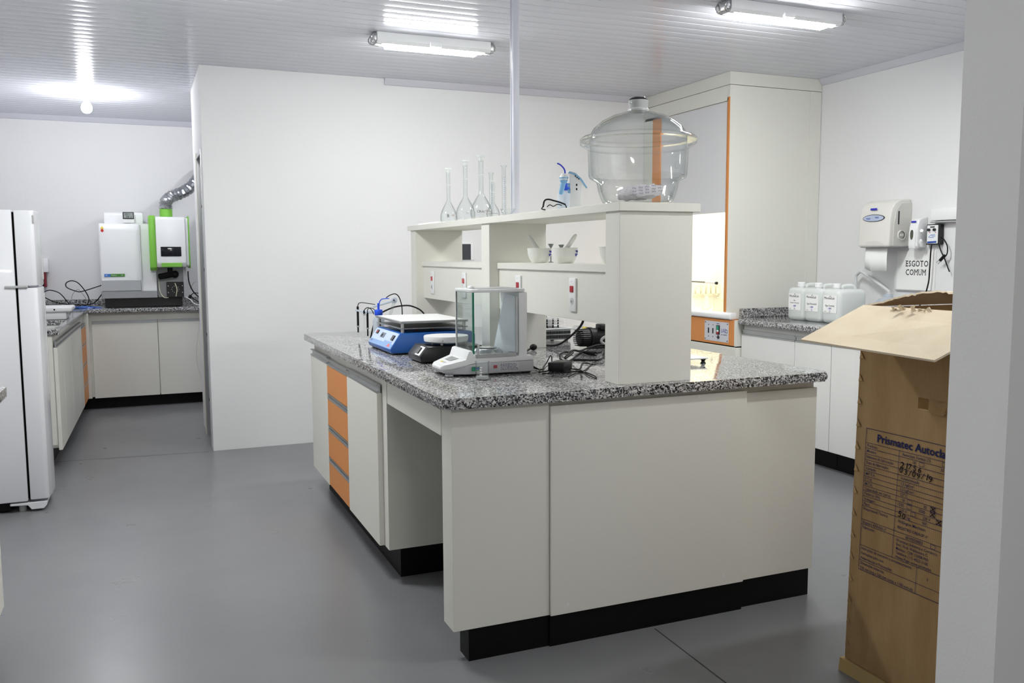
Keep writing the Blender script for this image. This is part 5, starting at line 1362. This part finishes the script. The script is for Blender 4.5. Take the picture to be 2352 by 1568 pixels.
# wash bottle, pipette controller and goggles
t, p = wash_bottle(1.635, 3.30, ZT, .031, .085, 'short wash bottle with dark blue bent spout on the rack', (1, 0, 0))
MB().tube([p+Vector((0, 0, .012)), p+Vector((.0, 0, .045)), p+Vector((-.004, .002, .062)), p+Vector((-.018, .008, .078)), p+Vector((-.03, .013, .084))], .0032, 8, 5).build('spout_tube', mat('deep_blue', '#1a2fc0', .35), t)
t = thing('pipette_controller', 'white and sky blue pipette controller standing on the rack', 'pipette', (1.60, 3.19, ZT))
cyw, syw = math.cos(yaw), math.sin(yaw)
T = Matrix(((cyw, syw, 0, 1.585), (-syw, cyw, 0, 3.19), (0, 0, 1, ZT), (0, 0, 0, 1)))
K = .00171
def pp2(pts): return [((px-1290)*K, (481-py)*K) for px, py in pts]
MB().prism(pp2([(1296, 481), (1300, 440), (1298, 402), (1292, 396), (1298, 391), (1312, 395), (1328, 408), (1341, 429), (1338, 433), (1328, 424), (1326, 440), (1326, 481)]), 'y', -.014, .014, .004, 2, T=T).build('grip', WHITEPL, t)
MB().prism(pp2([(1294, 396), (1296, 393), (1312, 397.5), (1327, 411), (1340, 430), (1337, 432), (1324, 414), (1310, 401)]), 'y', -.0152, .0152, .001, 1, T=T).build('top_stripe', SKYBL, t)
MB().lathe([(0, .146), (.009, .1435), (.0155, .135), (.0175, .125), (.0175, .118), (0, .118)], (-.009, 0, 0), 24, T=T).build('head', WHITEPL, t)
MB().lathe([(.0178, .1235), (.0186, .1235), (.0186, .1285), (.0178, .1285)], (-.009, 0, 0), 24, T=T).build('head_band', SKYBL, t)
T2 = T @ Matrix.Translation((-.009, 0, .118)) @ Matrix.Rotation(math.radians(12), 4, 'Y')
MB().lathe([(0, .002), (.015, .002), (.0155, -.006), (.0105, -.012), (.0095, -.052), (.007, -.058), (0, -.058)], (0, 0, 0), 20, T=T2).build('nose_cone', SKYBL, t)
for py in (424, 437.5):
    MB().lathe([(0, -.012), (.0085, -.012), (.0085, .004), (0, .004)], ((1301-1290)*K, 0, (481-py)*K), 16, T=T, axis='x').build('trigger', SKYBL, t)
m = MB()
for py in (429, 439): m.box((1313-1290)*K, (1316-1290)*K, -.0148, -.0138, (484-py)*K, (488.5-py)*K, T=T)
for q in range(3):
    a_ = T @ Vector(((1310+4*q-1290)*K, -.0156, (481-402.5-3.2*q)*K)); m.line(a_, a_+(T.to_3x3() @ Vector((.0042, 0, -.0034))), .0045, T.to_3x3() @ Vector((0, -1, 0)))
m.keep = True; m.build('markings', PEN, t)
MB().box(.008, .064, -.02, .02, .0004, .006, .002, 1, T=T).build('stand_base', WHITEPL, t)
t = thing('safety_glasses', 'black-framed clear safety glasses lying in front of the wash bottle', 'glasses', (1.56, 3.21, ZT))
T = Matrix(((cyw, syw, 0, 1.545), (-syw, cyw, 0, 3.215), (0, 0, 1, ZT), (0, 0, 0, 1)))
MB().tube([(-.045, .01, .012), (-.040, 0, .036), (-.025, -.004, .042), (0, -.006, .036), (.022, -.004, .030), (.044, .004, .022)], .0034, 8, 5, T=T).build('brow_bar', RUBBER, t)
MB().tube([(-.030, .0, .012), (-.018, -.004, .020), (-.004, -.006, .014), (.012, -.006, .022), (.03, 0, .018)], .002, 6, 5, T=T).build('nose_bridge', RUBBER, t)
MB().tube([(-.045, .01, .014), (-.05, .03, .006), (-.035, .06, .004)], .0026, 6, 4, T=T).build('temple', RUBBER, t)
MB().tube([(.044, .004, .022), (.05, .03, .008), (.03, .07, .004)], .0026, 6, 4, T=T).build('temple', RUBBER, t)
m = MB(); m.add([(-.038, 0, .034), (-.028, -.004, .004), (0, -.006, .008), (0, -.006, .034)], [(0, 1, 2, 3)], T); m.build('lens', ACRYL, t)
m = MB(); m.add([(0, -.006, .034), (.004, -.006, .008), (.03, -.002, .003), (.04, .002, .022)], [(0, 1, 2, 3)], T); m.build('lens', ACRYL, t)

# desiccator
xd, yd = 1.695, 2.82
t = thing('desiccator', 'large clear glass desiccator with domed lid on the near end of the rack', 'desiccator', (xd, yd, ZT))
z = lambda v: v-ZT
DG = thin_glass('desiccator_glass', '#aab2af', '#fcfdfd', .95, 4.)
body = [(0, .0005), (.112, .0005), (.124, .004), (.134, .020), (.146, .055), (.150, .078), (.152, .084), (.176, .098), (.180, .106), (.184, .195), (.186, .205), (.200, .212), (.212, .220), (.214, .228), (.212, .233),
        (.178, .233), (.176, .20), (.172, .108), (.146, .092), (.141, .082), (.136, .055), (.124, .022), (.112, .009), (0, .008)]
MB().lathe(body, (xd, yd, ZT), 72).build('bowl', DG, t, sharp=50)
lid = [(.178, .2335), (.213, .2335), (.214, .240), (.205, .247), (.188, .250), (.180, .252), (.165, .277), (.135, .303), (.095, .323), (.060, .333), (.044, .337), (.040, .341),
       (.036, .341), (.04, .333), (.060, .327), (.095, .316), (.135, .296), (.160, .272), (.172, .25)]
ld = MB().lathe(lid, (xd, yd, ZT), 72).build('lid', DG, t, sharp=50)
MB().lathe([(.033, .338), (.040, .338), (.039, .345), (.034, .350), (.036, .370), (.036, .378), (.030, .378), (.029, .345)], (xd, yd, ZT), 32).build('lid_neck', mat('frosted_glass', '#e8eaea', .3, trans=.5), ld)
MB().lathe([(0, .376), (.034, .376), (.0345, .381), (.029, .386), (0, .387)], (xd, yd, ZT), 32).build('neck_seal', RUBBER, ld)
MB().lathe([(0, .386), (.026, .386), (.024, .390), (0, .391)], (xd, yd, ZT), 32).build('neck_cap', FOIL, ld)
MB().sphere((xd-.04, yd-.012, ZT+.366), .005, 8).build('side_stub', MAT['frosted_glass'], ld)
m = MB(); m.text('C', (xd+.045, yd-.1865, ZT+.125), UXF, UYF, .012); m.keep = True
m.lathe([(.010, -.0006), (.0108, 0), (.010, .0006)], (xd+.049, yd-.186, ZT+.129), 24, axis='y'); m.build('emblem', GREYPL, t)
# drying sachet inside
b = bmesh.new(); bmesh.ops.create_icosphere(b, subdivisions=4, radius=1)
for v in b.verts:
    q = v.co.copy(); s_ = lambda a: math.copysign(abs(a)**.6, a)
    w = .004*math.sin(q.x*11+q.y*7)+.003*math.sin(q.y*17)
    v.co = Vector((xd+.004+s_(q.x)*.082, yd-.01+s_(q.y)*.055, ZT+.046+q.z*.024+w+.012*q.x))
t = thing('drying_sachet', 'crumpled printed paper sachet inside the glass desiccator', 'sachet', (xd, yd, ZT+.01))
MB().bm(b).build('sachet', mat('sachet_paper', '#d9d3d8', .7, bump=.6, bscale=40), t)
m = MB(); random.seed(12)
for r in range(3):
    for k in range(5):
        a_ = Vector((xd-.06+k*.027, yd-.0665+.001*r, ZT+.032+r*.0105+.004*k))
        for q in range(4): b__ = a_+Vector((q*.0045, 0, random.uniform(-.001, .001))); m.line(b__, b__+Vector((.0014, 0, random.uniform(.004, .007))), .0016, NY)
m.keep = True; m.build('printing', mat('sachet_ink', '#5d5a78', .6), t)
